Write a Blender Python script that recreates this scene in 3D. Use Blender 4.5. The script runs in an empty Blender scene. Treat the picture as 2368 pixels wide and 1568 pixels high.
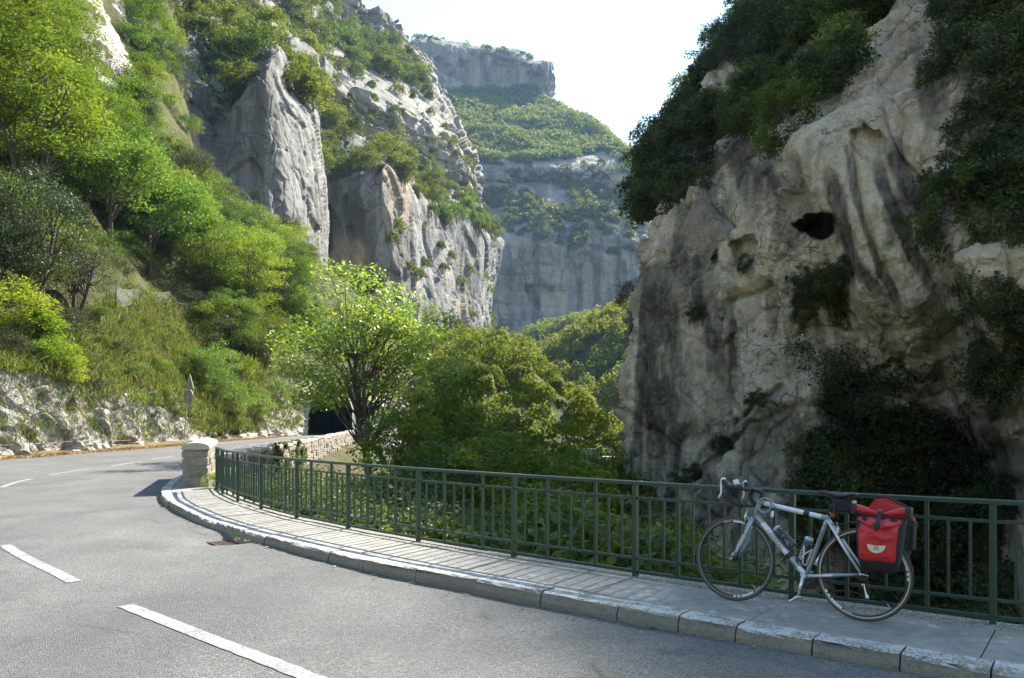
import bpy, bmesh, math, random
import numpy as np
from mathutils import Vector, Matrix
R = math.radians
SC = bpy.context.scene
COL = SC.collection
rng = np.random.default_rng(7)
random.seed(7)

# ------------------------------------------------------------------ camera
F = 1805.0; CX = 1183.5; HY = 972.0; EYE = 1.55      # measured: focal, centre, horizon (photo widths of 2367), eye height
cam = bpy.data.cameras.new('camera'); camo = bpy.data.objects.new('camera', cam); COL.objects.link(camo)
camo.location = (0, 0, EYE); camo.rotation_euler = (R(90), 0, 0)
cam.sensor_width = 36; cam.lens = 36 * F / 2367.0
cam.shift_y = (HY - 784.0) / 2367.0
cam.clip_start = 0.1; cam.clip_end = 6000
SC.camera = camo
# ------------------------------------------------------------------ sky, sun, exposure
SUN_AZ, SUN_EL = R(35), R(42)                         # to the right of the view, above the horizon
w = bpy.data.worlds.new('World'); SC.world = w; w.use_nodes = True
nt = w.node_tree; nt.nodes.clear()
sky = nt.nodes.new('ShaderNodeTexSky'); sky.sky_type = 'NISHITA'; sky.sun_disc = False
sky.sun_elevation = SUN_EL; sky.sun_rotation = SUN_AZ
sky.air_density = 2.0; sky.dust_density = 0.3; sky.ozone_density = 1.5; sky.altitude = 300
bg = nt.nodes.new('ShaderNodeBackground'); bg.inputs['Strength'].default_value = 0.08
out = nt.nodes.new('ShaderNodeOutputWorld')
nt.links.new(sky.outputs[0], bg.inputs[0]); nt.links.new(bg.outputs[0], out.inputs[0])
sl = bpy.data.lights.new('sun', 'SUN'); sl.energy = 5.0; sl.angle = R(0.53); sl.color = (1.0, 0.93, 0.80)
so = bpy.data.objects.new('sun', sl); COL.objects.link(so)
sdir = Vector((math.sin(SUN_AZ) * math.cos(SUN_EL), math.cos(SUN_AZ) * math.cos(SUN_EL), math.sin(SUN_EL)))
so.rotation_euler = sdir.to_track_quat('Z', 'Y').to_euler()
so.location = (40, 60, 90)
vs = SC.view_settings; vs.view_transform = 'Standard'; vs.look = 'None'; vs.gamma = 1.0
vs.exposure = 1.82; vs.use_curve_mapping = False
SC.render.engine = 'CYCLES'
cy = SC.cycles
cy.use_denoising = True
try:
    cy.denoiser = 'OPENIMAGEDENOISE'; cy.denoising_input_passes = 'RGB_ALBEDO_NORMAL'; cy.denoising_prefilter = 'ACCURATE'
except Exception:
    pass
cy.max_bounces = 7; cy.diffuse_bounces = 3; cy.glossy_bounces = 2; cy.transmission_bounces = 4; cy.transparent_max_bounces = 6
cy.volume_bounces = 0; cy.sample_clamp_indirect = 6.0
cy.use_adaptive_sampling = True; cy.adaptive_threshold = 0.02

# ------------------------------------------------------------------ helpers
def U(x, y, d):
    return np.stack([(np.asarray(x, float) - CX) * d / F, np.asarray(d, float) + 0 * np.asarray(x, float), EYE - (np.asarray(y, float) - HY) * d / F], -1)
def G(x, y, z=0.0):                                   # photo point lying on the level z
    d = (EYE - z) * F / (y - HY)
    return ((x - CX) * d / F, d, z)
def hsh(ix, iy, iz, s):
    h = (ix * 374761393 + iy * 668265263 + iz * 1442695041 + s * 97531357) & 0xffffffff
    h = ((h ^ (h >> 13)) * 1274126177) & 0xffffffff
    h = ((h ^ (h >> 15)) * 2246822519) & 0xffffffff
    return ((h ^ (h >> 16)) & 0xffffff) / float(0x7fffff) - 1.0
def vn(p, s=0):
    p = np.asarray(p, float); i = np.floor(p).astype(np.int64); f = p - i
    u = f * f * f * (f * (f * 6 - 15) + 10); r = 0
    for dx in (0, 1):
        wx = u[..., 0] if dx else 1 - u[..., 0]
        for dy in (0, 1):
            wy = u[..., 1] if dy else 1 - u[..., 1]
            for dz in (0, 1):
                wz = u[..., 2] if dz else 1 - u[..., 2]
                r = r + wx * wy * wz * hsh(i[..., 0] + dx, i[..., 1] + dy, i[..., 2] + dz, s)
    return r
def fbm(p, s=0, o=4, g=0.5):
    r = 0; a = 1.0; p = np.asarray(p, float)
    for k in range(o):
        r = r + a * vn(p * 2 ** k, s + 17 * k); a *= g
    return r
def ridge(p, s=0, o=3):
    r = 0; a = 1.0; p = np.asarray(p, float)
    for k in range(o):
        r = r + a * (1 - 2 * np.abs(vn(p * 2 ** k, s + 31 * k))); a *= 0.5
    return r
def worley(p, s=0):
    sh = p.shape[:-1]; p = p.reshape(-1, 3); i = np.floor(p).astype(np.int64); best = np.full(len(p), 1e9); sec = best.copy(); C = np.zeros_like(p); ID = np.zeros(p.shape, np.int64)
    for dx in (-1, 0, 1):
        for dy in (-1, 0, 1):
            for dz in (-1, 0, 1):
                j = i + np.array([dx, dy, dz]); c = np.stack([j[:, k] + 0.5 + 0.42 * hsh(j[:, 0], j[:, 1], j[:, 2], s + k) for k in range(3)], -1)
                d = ((p - c) ** 2).sum(-1); m = d < best; sec = np.where(m, best, np.minimum(sec, d)); best = np.where(m, d, best); C[m] = c[m]; ID[m] = j[m]
    return (np.sqrt(sec) - np.sqrt(best)).reshape(sh), C.reshape(sh + (3,)), ID.reshape(sh + (3,))
def facets(P, sc, amp, s=0, warp=0.25, crack=0.0):               # broken planar blocks with sharp edges
    q = P / np.array(sc, float); q = q + warp * np.stack([vn(q * 1.7, s + 3), vn(q * 1.7, s + 4), vn(q * 1.7, s + 5)], -1)
    d, C, I = worley(q, s); r = hsh(I[..., 0], I[..., 1], I[..., 2], s + 7)
    t = np.stack([hsh(I[..., 0], I[..., 1], I[..., 2], s + 8 + k) for k in range(3)], -1)
    return amp * (0.55 * r + 0.8 * ((q - C) * t).sum(-1) - crack * smooth(0.10, 0.0, d))
def smooth(a, b, t):
    t = np.clip((t - a) / (b - a), 0, 1); return t * t * (3 - 2 * t)
def crom(P, n):                                       # Catmull-Rom along axis 0, n samples (or given indices)
    P = np.asarray(P, float); m = len(P)
    t = np.linspace(0, m - 1, n) if np.isscalar(n) else np.asarray(n, float); i = np.clip(np.floor(t).astype(int), 0, m - 2); f = (t - i).reshape((-1,) + (1,) * (P.ndim - 1))
    a = P[np.clip(i - 1, 0, m - 1)]; b = P[i]; c = P[i + 1]; d = P[np.clip(i + 2, 0, m - 1)]
    return 0.5 * (2 * b + (c - a) * f + (2 * a - 5 * b + 4 * c - d) * f * f + (3 * b - a - 3 * c + d) * f ** 3)
class Path:                                           # smooth plan curve with arc length
    def __init__(s, pts, n=600):
        s.p = crom(pts, n); dl = np.linalg.norm(np.diff(s.p, axis=0), axis=1)
        s.s = np.concatenate([[0], np.cumsum(dl)]); s.L = s.s[-1]
    def at(s, t):
        return np.array([np.interp(t, s.s, s.p[:, k]) for k in range(s.p.shape[1])]).T
    def tan(s, t, e=0.03):
        v = s.at(t + e) - s.at(t - e); return v / np.linalg.norm(v, axis=-1, keepdims=True)
    def near(s, q):
        q = np.asarray(q)[..., :2]; dd = ((s.p[:, :2] - q) ** 2).sum(-1); return s.s[int(dd.argmin())]
    def dist(s, X, Y, step=4):
        P = s.p[::step, :2]; best = np.full(X.shape, 1e9); side = np.zeros(X.shape)
        for k in range(len(P) - 1):
            a = P[k]; d = P[k + 1] - a; L2 = (d * d).sum() + 1e-9
            t = np.clip(((X - a[0]) * d[0] + (Y - a[1]) * d[1]) / L2, 0, 1)
            ex = X - a[0] - t * d[0]; ey = Y - a[1] - t * d[1]; q = ex * ex + ey * ey
            m = q < best; best = np.where(m, q, best); side = np.where(m, np.sign(d[0] * ey - d[1] * ex), side)
        return np.sqrt(best) * side                   # positive on the left of the walking direction
def mesh_np(name, V, Fc, smooth_=True):
    V = np.asarray(V, np.float32).reshape(-1, 3); Fc = np.asarray(Fc, np.int32)
    me = bpy.data.meshes.new(name); k = Fc.shape[1]
    me.vertices.add(len(V)); me.vertices.foreach_set('co', V.ravel())
    me.loops.add(Fc.size); me.loops.foreach_set('vertex_index', Fc.ravel())
    me.polygons.add(len(Fc)); me.polygons.foreach_set('loop_start', np.arange(len(Fc), dtype=np.int32) * k)
    me.update(calc_edges=True)
    if smooth_: me.polygons.foreach_set('use_smooth', np.ones(len(Fc), bool))
    me.update(); return me
def attr(me, name, val, dom='POINT'):
    a = me.attributes.new(name, 'FLOAT', dom); a.data.foreach_set('value', np.asarray(val, np.float32).ravel())
def link(name, me, mat=None, parent=None):
    o = bpy.data.objects.new(name, me); COL.objects.link(o)
    if mat is not None and me is not None and len(me.materials) == 0:
        for m in (mat if isinstance(mat, (list, tuple)) else [mat]): me.materials.append(m)
    if parent is not None: o.parent = parent
    return o
def tag(o, label=None, cat=None, group=None, kind=None):
    if label: o['label'] = label
    if cat: o['category'] = cat
    if group: o['group'] = group
    if kind: o['kind'] = kind
    return o
def thing(name, label, cat, loc=(0, 0, 0), group=None, rz=0):
    o = bpy.data.objects.new(name, None); COL.objects.link(o); o.empty_display_size = 0.2
    o.location = loc; o.rotation_euler = (0, 0, rz); return tag(o, label, cat, group)
class MB:                                             # collects shapes into one mesh
    def __init__(s): s.V = []; s.Fa = []
    def add(s, V, Fs):
        n = len(s.V); s.V += [tuple(map(float, v)) for v in V]; s.Fa += [tuple(i + n for i in f) for f in Fs]; return s
    def box(s, c, size, M=None):
        hx, hy, hz = (k / 2 for k in size); vs_ = []
        for z in (-hz, hz):
            for y in (-hy, hy):
                for x in (-hx, hx):
                    v = Vector((x, y, z)); v = (M @ v) if M is not None else v; vs_.append(tuple(v + Vector(c)))
        return s.add(vs_, [(0, 2, 3, 1), (4, 5, 7, 6), (0, 1, 5, 4), (2, 6, 7, 3), (0, 4, 6, 2), (1, 3, 7, 5)])
    def tube(s, pts, rad, n=8, cap=True, closed=False, flat=None):
        P = [Vector(p) for p in pts]; m = len(P)
        rad = [rad] * m if not hasattr(rad, '__len__') else rad
        rings = []; up = None
        for i in range(m):
            a = P[(i - 1) % m] if closed or i > 0 else P[i]; b = P[(i + 1) % m] if closed or i < m - 1 else P[i]
            t = (b - a).normalized()
            if up is None: up = t.orthogonal().normalized()
            up = (up - t * up.dot(t)); up = up.normalized() if up.length > 1e-6 else t.orthogonal().normalized()
            sd = t.cross(up)
            rings.append([P[i] + (up * math.cos(2 * math.pi * k / n) + sd * math.sin(2 * math.pi * k / n) ) * rad[i] for k in range(n)])
        V = [v for r_ in rings for v in r_]; Fs = []
        for i in range(m if closed else m - 1):
            j = (i + 1) % m
            for k in range(n): Fs.append((i * n + k, i * n + (k + 1) % n, j * n + (k + 1) % n, j * n + k))
        if cap and not closed: Fs += [tuple(range(n))[::-1], tuple(range((m - 1) * n, m * n))]
        return s.add(V, Fs)
    def lathe(s, prof, n=24, M=None, closed=False):     # profile of (r, z)
        V = []; Fs = []
        for k in range(n):
            a = 2 * math.pi * k / n
            for r_, z in prof:
                v = Vector((r_ * math.cos(a), r_ * math.sin(a), z)); V.append(M @ v if M is not None else v)
        m = len(prof)
        for k in range(n):
            for i in range(m if closed else m - 1):
                j = (i + 1) % m; Fs.append((k * m + i, ((k + 1) % n) * m + i, ((k + 1) % n) * m + j, k * m + j))
        return s.add(V, Fs)
    def mesh(s, name, sm=False):
        me = bpy.data.meshes.new(name); me.from_pydata(s.V, [], s.Fa); me.update()
        if sm: me.polygons.foreach_set('use_smooth', np.ones(len(me.polygons), bool))
        return me
    def build(s, name, mat, parent=None, sm=False, bevel=0):
        me = s.mesh(name, sm)
        if bevel:
            bm = bmesh.new(); bm.from_mesh(me); bmesh.ops.recalc_face_normals(bm, faces=bm.faces)
            ee = [e for e in bm.edges if len(e.link_faces) == 2 and e.calc_face_angle(0) > 0.5]
            bmesh.ops.bevel(bm, geom=ee, offset=bevel, segments=2, affect='EDGES', profile=0.6)
            bm.to_mesh(me); bm.free()
        else:
            bm = bmesh.new(); bm.from_mesh(me); bmesh.ops.recalc_face_normals(bm, faces=bm.faces); bm.to_mesh(me); bm.free()
        return link(name, me, mat, parent)
# ------------------------------------------------------------------ materials
class NT:
    def __init__(s, name):
        s.m = bpy.data.materials.new(name); s.m.use_nodes = True; s.t = s.m.node_tree; s.t.nodes.clear()
        s.out = s.n('OutputMaterial')
    def n(s, typ, **kw):
        nd = s.t.nodes.new('ShaderNode' + typ)
        for k, v in kw.items():
            if k in nd.inputs.keys() if hasattr(nd.inputs, 'keys') else False: s.put(nd, k, v)
            else: setattr(nd, k, v)
        return nd
    def put(s, nd, k, v):
        i = nd.inputs[k]
        if isinstance(v, bpy.types.NodeSocket): s.t.links.new(v, i)
        elif hasattr(v, '__len__') and len(v) == 3 and i.type == 'RGBA': i.default_value = (*v, 1)
        else: i.default_value = v
    def coord(s, kind='Object', scale=(1, 1, 1), loc=(0, 0, 0), rot=(0, 0, 0)):
        if kind == 'World': o = s.n('NewGeometry').outputs['Position']
        else: o = s.n('TexCoord').outputs[kind]
        mp = s.n('Mapping'); s.t.links.new(o, mp.inputs[0]); mp.inputs['Scale'].default_value = scale
        mp.inputs['Location'].default_value = loc; mp.inputs['Rotation'].default_value = rot; return mp.outputs[0]
    def noise(s, co, scale, detail=4, rough=0.55, out='Fac', dist=0):
        nd = s.n('TexNoise'); s.put(nd, 'Vector', co); s.put(nd, 'Scale', scale); s.put(nd, 'Detail', detail); s.put(nd, 'Roughness', rough); s.put(nd, 'Distortion', dist); return nd.outputs[out]
    def voro(s, co, scale, out='Distance', feat='F1', dim='3D'):
        nd = s.n('TexVoronoi'); nd.feature = feat; nd.voronoi_dimensions = dim; s.put(nd, 'Vector', co); s.put(nd, 'Scale', scale); return nd.outputs[out]
    def ramp(s, fac, stops, interp='LINEAR'):
        nd = s.n('ValToRGB'); cr = nd.color_ramp; cr.interpolation = interp
        while len(cr.elements) < len(stops): cr.elements.new(0.5)
        for e, (p, c) in zip(cr.elements, stops):
            e.position = p; e.color = (*c, 1) if hasattr(c, '__len__') else (c, c, c, 1)
        s.t.links.new(fac, nd.inputs[0]); return nd.outputs[0]
    def mix(s, fac, a, b, mode='MIX'):
        nd = s.n('Mix'); nd.data_type = 'RGBA'; nd.blend_type = mode
        ia, ib = nd.inputs[6], nd.inputs[7]
        for i, v in ((nd.inputs[0], fac), (ia, a), (ib, b)):
            if isinstance(v, bpy.types.NodeSocket): s.t.links.new(v, i)
            elif i.type == 'RGBA': i.default_value = (*v, 1) if hasattr(v, '__len__') else (v, v, v, 1)
            else: i.default_value = v
        return nd.outputs[2]
    def math(s, op, a, b=0.0, clamp=False):
        nd = s.n('Math'); nd.operation = op; nd.use_clamp = clamp
        for i, v in ((nd.inputs[0], a), (nd.inputs[1], b)):
            if isinstance(v, bpy.types.NodeSocket): s.t.links.new(v, i)
            else: i.default_value = v
        return nd.outputs[0]
    def attr(s, name):
        nd = s.n('Attribute'); nd.attribute_name = name; return nd.outputs['Fac']
    def bump(s, h, strength=0.5, dist=0.1, normal=None):
        nd = s.n('Bump'); s.put(nd, 'Height', h); s.put(nd, 'Strength', strength); s.put(nd, 'Distance', dist)
        if normal is not None: s.put(nd, 'Normal', normal)
        return nd.outputs[0]
    def bsdf(s, col, rough=0.8, normal=None, metal=0.0, spec=0.5, **kw):
        nd = s.n('BsdfPrincipled'); s.put(nd, 'Base Color', col); s.put(nd, 'Roughness', rough); s.put(nd, 'Metallic', metal)
        s.put(nd, 'Specular IOR Level', spec)
        for k, v in kw.items(): s.put(nd, k.replace('_', ' '), v)
        if normal is not None: s.put(nd, 'Normal', normal)
        return nd.outputs[0]
    def done(s, sh):
        s.t.links.new(sh, s.out.inputs[0]); return s.m
def plain(name, col, rough=0.5, metal=0.0, spec=0.5, var=0.12, vs_=6.0, bump=0.0):
    t = NT(name); co = t.coord('Object'); n = t.noise(co, vs_, 4)
    c = t.mix(n, tuple(k * (1 - var) for k in col), tuple(min(1, k * (1 + var)) for k in col))
    r_ = t.math('ADD', t.math('MULTIPLY', n, 0.15), rough - 0.07)
    nm = t.bump(t.noise(co, vs_ * 12, 3), bump, 0.01) if bump else None
    return t.done(t.bsdf(c, r_, nm, metal, spec))
def rock_mat(name, pale, mid, dark, streak=0.5, grain=1.0, bump=0.7, moss=0.0, patch=1.0, contrast=0.5, layers=0.0, lscale=1.0):
    t = NT(name); co = t.coord('World')
    big = t.noise(co, 0.12 * patch, 5, 0.6); med = t.noise(co, 0.7 * patch, 6, 0.65); fine = t.noise(co, 5.0 * grain, 6, 0.7)
    c = t.mix(t.ramp(big, [(0.36, 0), (0.64, 1)]), mid, pale)
    c = t.mix(t.math('MULTIPLY', t.ramp(med, [(0.45, 0), (0.68, 1)]), contrast), c, dark)
    ve = t.coord('World', (1, 1, 0.1)); st = t.noise(ve, 0.9 * patch, 5, 0.6, dist=0.4)
    st2 = t.ramp(st, [(0.5, 0), (0.66, 1)])
    c = t.mix(t.math('MULTIPLY', st2, streak), c, tuple(k * 0.8 for k in dark))
    st3 = t.ramp(t.noise(t.coord('World', (1, 1, 0.07), (31, 7, 3)), 1.3 * patch, 4, 0.6), [(0.58, 0), (0.7, 1)])
    c = t.mix(t.math('MULTIPLY', st3, streak * 0.8), c, tuple(min(0.75, k * 1.25) for k in pale))
    c = t.mix(t.math('MULTIPLY', t.ramp(fine, [(0.35, 1), (0.6, 0)]), 0.45), c, tuple(k * 0.7 for k in mid))
    gr = t.noise(co, 16.0 * grain, 5, 0.75); c = t.mix(t.math('MULTIPLY', t.ramp(gr, [(0.38, 1), (0.52, 0)]), 0.4), c, tuple(k * 0.55 for k in mid)); c = t.mix(t.math('MULTIPLY', t.ramp(gr, [(0.55, 0), (0.7, 1)]), 0.35), c, tuple(min(0.75, k * 1.2) for k in pale))
    wv = t.n('VectorMath'); wv.operation = 'ADD'; nz_ = t.n('TexNoise'); t.put(nz_, 'Vector', co); t.put(nz_, 'Scale', 1.1 * grain); t.put(nz_, 'Detail', 4.0); t.t.links.new(co, wv.inputs[0]); t.t.links.new(nz_.outputs['Color'], wv.inputs[1])
    ck = t.math('MAXIMUM', t.ramp(t.voro(wv.outputs[0], 0.55 * grain, feat='DISTANCE_TO_EDGE'), [(0, 1), (0.022, 0)]), t.math('MULTIPLY', t.ramp(t.voro(wv.outputs[0], 1.9 * grain, feat='DISTANCE_TO_EDGE'), [(0, 1), (0.03, 0)]), 0.7))
    ck = t.math('MULTIPLY', ck, t.ramp(t.noise(co, 0.45 * grain, 3), [(0.42, 0), (0.58, 1)])); c = t.mix(t.math('MULTIPLY', ck, 0.75), c, tuple(k * 0.35 for k in dark))
    sa = t.attr('stain'); sn = t.math('MULTIPLY', sa, t.ramp(t.noise(ve, 3.0, 4), [(0.25, 0.7), (0.55, 1)]))
    c = t.mix(t.math('MULTIPLY', sn, 0.92, True), c, (0.062, 0.056, 0.049))
    ta = t.attr('tan'); c = t.mix(t.math('MULTIPLY', ta, 0.7, True), c, (0.50, 0.38, 0.24))
    if layers:
        ly = t.noise(t.coord('World', (0.06 * lscale, 0.06 * lscale, 0.9 * lscale)), 1.0, 4, 0.65); c = t.mix(t.math('MULTIPLY', t.ramp(ly, [(0.34, 1), (0.46, 0)]), layers), c, tuple(k * 0.45 for k in dark)); c = t.mix(t.math('MULTIPLY', t.ramp(ly, [(0.56, 0), (0.7, 1)]), layers * 0.6), c, tuple(min(0.7, k * 1.2) for k in pale))
    if moss:
        mm = t.ramp(t.noise(co, 0.5, 5, 0.7, dist=0.5), [(0.5, 0), (0.62, 1)])
        nz = t.n('SeparateXYZ'); t.t.links.new(t.n('NewGeometry').outputs['Normal'], nz.inputs[0])
        up = t.math('MULTIPLY', t.ramp(nz.outputs[2], [(0.45, 0), (0.75, 1)]), mm)
        c = t.mix(t.math('MULTIPLY', up, moss), c, (0.10, 0.105, 0.035))
    h = t.math('ADD', t.math('ADD', t.math('MULTIPLY', med, 1.2), t.math('SUBTRACT', t.math('MULTIPLY', gr, 0.30), t.math('MULTIPLY', ck, 0.35))), t.math('ADD', t.math('MULTIPLY', fine, 0.55), t.math('MULTIPLY', t.ramp(t.voro(co, 1.8 * grain, feat='DISTANCE_TO_EDGE'), [(0, 0), (0.12, 1)]), 0.12)))
    nm = t.bump(h, bump, 0.35)
    return t.done(t.bsdf(c, 0.92, nm, spec=0.2))
# ------------------------------------------------------------------ lofted rock and hill masses
class Mass:
    def __init__(s, secs, nu, nv, depth_fn=None, disp_fn=None, blur=True):
        A = np.array(secs, float)                     # (columns, knots, 3)
        A = crom(A, nu); A = np.swapaxes(crom(np.swapaxes(A, 0, 1), nv), 0, 1)
        x, y, d = A[..., 0], A[..., 1], A[..., 2]
        nu, nv = x.shape; s.x, s.y = x, y; P0 = U(x, y, d)
        if depth_fn is not None: d = depth_fn(x, y, d)
        s.d = d; P = P0
        du = np.gradient(P, axis=0); dv = np.gradient(P, axis=1); N = np.cross(du, dv); N /= np.linalg.norm(N, axis=-1, keepdims=True) + 1e-9
        C = P - np.array([0, 0, EYE]); fl = np.sign(-(N * C).sum(-1).mean()); N *= fl
        s.N = N; P = U(x, y, d)
        if disp_fn is not None:
            D = disp_fn(P, N, x, y)
            for ax in ((0, 1) if blur else ()):
                E = np.pad(D, [(1, 1) if k == ax else (0, 0) for k in range(3)], mode='edge'); D = (np.take(E, range(0, D.shape[ax]), ax) + 2 * D + np.take(E, range(2, D.shape[ax] + 2), ax)) / 4
            P = P + D
        s.P = P; s.nu, s.nv = nu, nv; s.flip = fl < 0
        du = np.gradient(P, axis=0); dv = np.gradient(P, axis=1); N = np.cross(du, dv); N /= np.linalg.norm(N, axis=-1, keepdims=True) + 1e-9
        s.N = N * fl
        Q = P - np.array([0, 0, EYE]); s.px = CX + F * Q[..., 0] / np.maximum(Q[..., 1], 0.1); s.py = HY - F * Q[..., 2] / np.maximum(Q[..., 1], 0.1)
    def build(s, name, mat, attrs={}, hole=None):
        i = np.arange(s.nu * s.nv).reshape(s.nu, s.nv)
        q = np.stack([i[:-1, :-1], i[1:, :-1], i[1:, 1:], i[:-1, 1:]], -1)
        if s.flip: q = q[..., ::-1]
        if hole is not None:
            keep = ~(hole[:-1, :-1] & hole[1:, :-1] & hole[1:, 1:] & hole[:-1, 1:]); q = q[keep]
        me = mesh_np(name, s.P, q.reshape(-1, 4))
        for k, v in attrs.items(): attr(me, k, v)
        return link(name, me, mat)
    def at(s, x, y):                                   # surface point seen near photo position (x, y)
        k = np.argmin((s.px - x) ** 2 + (s.py - y) ** 2); return s.P.reshape(-1, 3)[k], s.N.reshape(-1, 3)[k]
    def pick(s, poly, n, rs, front=True, nz=None, mind=0.0):
        m = inpoly(s.px, s.py, poly)
        if nz is not None: m &= (s.N[..., 2] > nz[0]) & (s.N[..., 2] < nz[1])
        w_ = np.linalg.norm(np.cross(np.gradient(s.P, axis=0), np.gradient(s.P, axis=1)), axis=-1)
        idx = np.flatnonzero(m.ravel())
        if len(idx) == 0: return []
        pr = w_.ravel()[idx]; pr /= pr.sum(); outl = []
        for k in rs.choice(idx, size=min(len(idx), n * 6), p=pr, replace=True):
            p = s.P.reshape(-1, 3)[k]
            if mind and any((p[0] - q[0][0]) ** 2 + (p[1] - q[0][1]) ** 2 + (p[2] - q[0][2]) ** 2 < mind * mind for q in outl): continue
            outl.append((p, s.N.reshape(-1, 3)[k]))
            if len(outl) >= n: break
        return outl
def inpoly(px, py, poly):
    m = np.zeros(px.shape, bool); j = len(poly) - 1
    for i in range(len(poly)):
        xi, yi = poly[i]; xj, yj = poly[j]
        c = ((yi > py) != (yj > py)) & (px < (xj - xi) * (py - yi) / (yj - yi + 1e-12) + xi); m ^= c; j = i
    return m
def blob(x, y, cx, cy, rx, ry, p=2.0):
    return np.clip(1 - (np.abs((x - cx) / rx) ** p + np.abs((y - cy) / ry) ** p), 0, 1)
def lined(x, y, pts):                                  # distance to a polyline
    b = np.full(x.shape, 1e9)
    for (ax, ay), (bx, by) in zip(pts[:-1], pts[1:]):
        dx, dy = bx - ax, by - ay; t = np.clip(((x - ax) * dx + (y - ay) * dy) / (dx * dx + dy * dy), 0, 1)
        b = np.minimum(b, np.hypot(x - ax - t * dx, y - ay - t * dy))
    return b
# ================================================================== setting
M = {}
M['rock_right'] = rock_mat('pale_tufa_rock', (0.70, 0.615, 0.485), (0.565, 0.485, 0.375), (0.27, 0.225, 0.17), 0.5, 1.0, 0.9, patch=1.0, contrast=0.5)
M['rock_left'] = rock_mat('grey_limestone', (0.29, 0.285, 0.275), (0.215, 0.212, 0.212), (0.11, 0.11, 0.117), 0.7, 0.35, 0.7, patch=0.45)
M['rock_mid'] = rock_mat('streaked_limestone', (0.285, 0.278, 0.268), (0.205, 0.205, 0.208), (0.09, 0.093, 0.102), 0.85, 0.2, 0.8, patch=0.25)
M['rock_band'] = rock_mat('layered_limestone', (0.33, 0.315, 0.29), (0.245, 0.238, 0.225), (0.12, 0.118, 0.115), 0.25, 0.2, 0.8, 0.7, patch=0.25, layers=0.7, lscale=0.45)
M['rock_far'] = rock_mat('far_limestone', (0.28, 0.275, 0.27), (0.215, 0.215, 0.218), (0.10, 0.103, 0.11), 0.85, 0.08, 0.9, 0.7, patch=0.10, layers=0.6, lscale=0.16)
def soil_mat(name, a, b, c_, rockc=None):
    t = NT(name); co = t.coord('World')
    n1 = t.noise(co, 0.35, 5, 0.65); n2 = t.noise(co, 2.2, 6, 0.7); n3 = t.noise(co, 14, 4, 0.7)
    c = t.mix(t.ramp(n1, [(0.38, 0), (0.62, 1)]), a, b); c = t.mix(t.ramp(n2, [(0.48, 0), (0.66, 1)]), c, c_)
    c = t.mix(t.math('MULTIPLY', n3, 0.5), c, tuple(k * 0.45 for k in a))
    h = t.math('ADD', n2, t.math('MULTIPLY', n3, 0.4))
    if rockc is not None:
        v = t.attr('veg'); vm = t.ramp(t.math('ADD', v, t.math('MULTIPLY', t.math('SUBTRACT', n2, 0.5), 1.3)), [(0.42, 0), (0.56, 1)])
        fine = t.noise(co, 3.0, 7, 0.72); med = t.noise(t.coord('World', (1, 1, 0.55)), 0.9, 6, 0.65)
        rc = t.mix(t.ramp(med, [(0.36, 0), (0.62, 1)]), rockc[1], rockc[0])
        rc = t.mix(t.math('MULTIPLY', t.ramp(fine, [(0.36, 1), (0.56, 0)]), 0.85), rc, rockc[2])
        c = t.mix(vm, rc, c); h = t.math('ADD', h, t.math('MULTIPLY', fine, 1.0))
    return t.done(t.bsdf(c, 0.95, t.bump(h, 0.8, 0.25), spec=0.15))
M['slope'] = soil_mat('dry_grass_slope', (0.095, 0.105, 0.035), (0.125, 0.115, 0.05), (0.065, 0.085, 0.022), ((0.64, 0.60, 0.54), (0.50, 0.465, 0.41), (0.19, 0.17, 0.145)))
M['hill'] = soil_mat('wooded_hill_ground', (0.055, 0.062, 0.018), (0.075, 0.08, 0.025), (0.04, 0.05, 0.014))
M['gorge'] = soil_mat('gorge_ground', (0.07, 0.075, 0.025), (0.13, 0.11, 0.065), (0.05, 0.055, 0.018))
M['terrace'] = soil_mat('terrace_ground', (0.085, 0.09, 0.032), (0.16, 0.145, 0.08), (0.06, 0.07, 0.022))

# ---- plan of the road
KERB = Path([(24, -12), (16, -5.7), (10, -1.0), (6, 2.05), (3.55, 3.93), (2.77, 4.51), (2.39, 4.81), (1.97, 5.13), (1.56, 5.46), (1.22, 5.74), (0.815, 6.06), (0.242, 6.56), (-0.33, 7.06),
             (-0.95, 7.55), (-1.56, 8.08), (-2.02, 8.55), (-2.63, 9.22), (-3.1, 9.75), (-3.83, 10.6), (-4.47, 11.4), (-5.13, 12.35), (-6.35, 14.3), (-7.18, 15.95), (-7.97, 18.0), (-8.77, 20.6), (-9.5, 24)], 1200)
RAIL_PTS = [(5.95, 4.25), (4.58, 4.86), (3.40, 5.52), (2.26, 6.30), (1.14, 7.20), (0.02, 8.19), (-1.11, 9.25), (-2.17, 10.34), (-3.16, 11.46), (-4.06, 12.64), (-4.87, 13.87), (-5.60, 15.12), (-6.22, 16.45)]
RAIL = Path([(8.6, 2.9)] + RAIL_PTS, 900)
EDGE_R = Path([(24, -12), (16, -5.7), (10, -1.0), (6, 2.05), (2.77, 4.51), (0.815, 6.06), (-0.95, 7.55), (-2.63, 9.22), (-4.47, 11.4), (-6.35, 14.3), (-7.97, 18.0), (-9.5, 24), (-10.3, 30), (-11.0, 36), (-12.0, 43), (-14.3, 61), (-17.4, 82), (-18.0, 88), (-22, 120)], 500)
EDGE_L = Path([(12, -22), (6, -15), (1.5, -9.5), (-2.0, -5.5), (-6.5, -0.5), (-11, 5), (-15.5, 12), (-18.6, 20), (-19.8, 26), (-20.1, 31), (-20.3, 38), (-20.2, 44), (-20.3, 48.5), (-21.4, 58), (-21.2, 70), (-22.4, 82), (-23.2, 88), (-27, 120)], 500)
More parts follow.
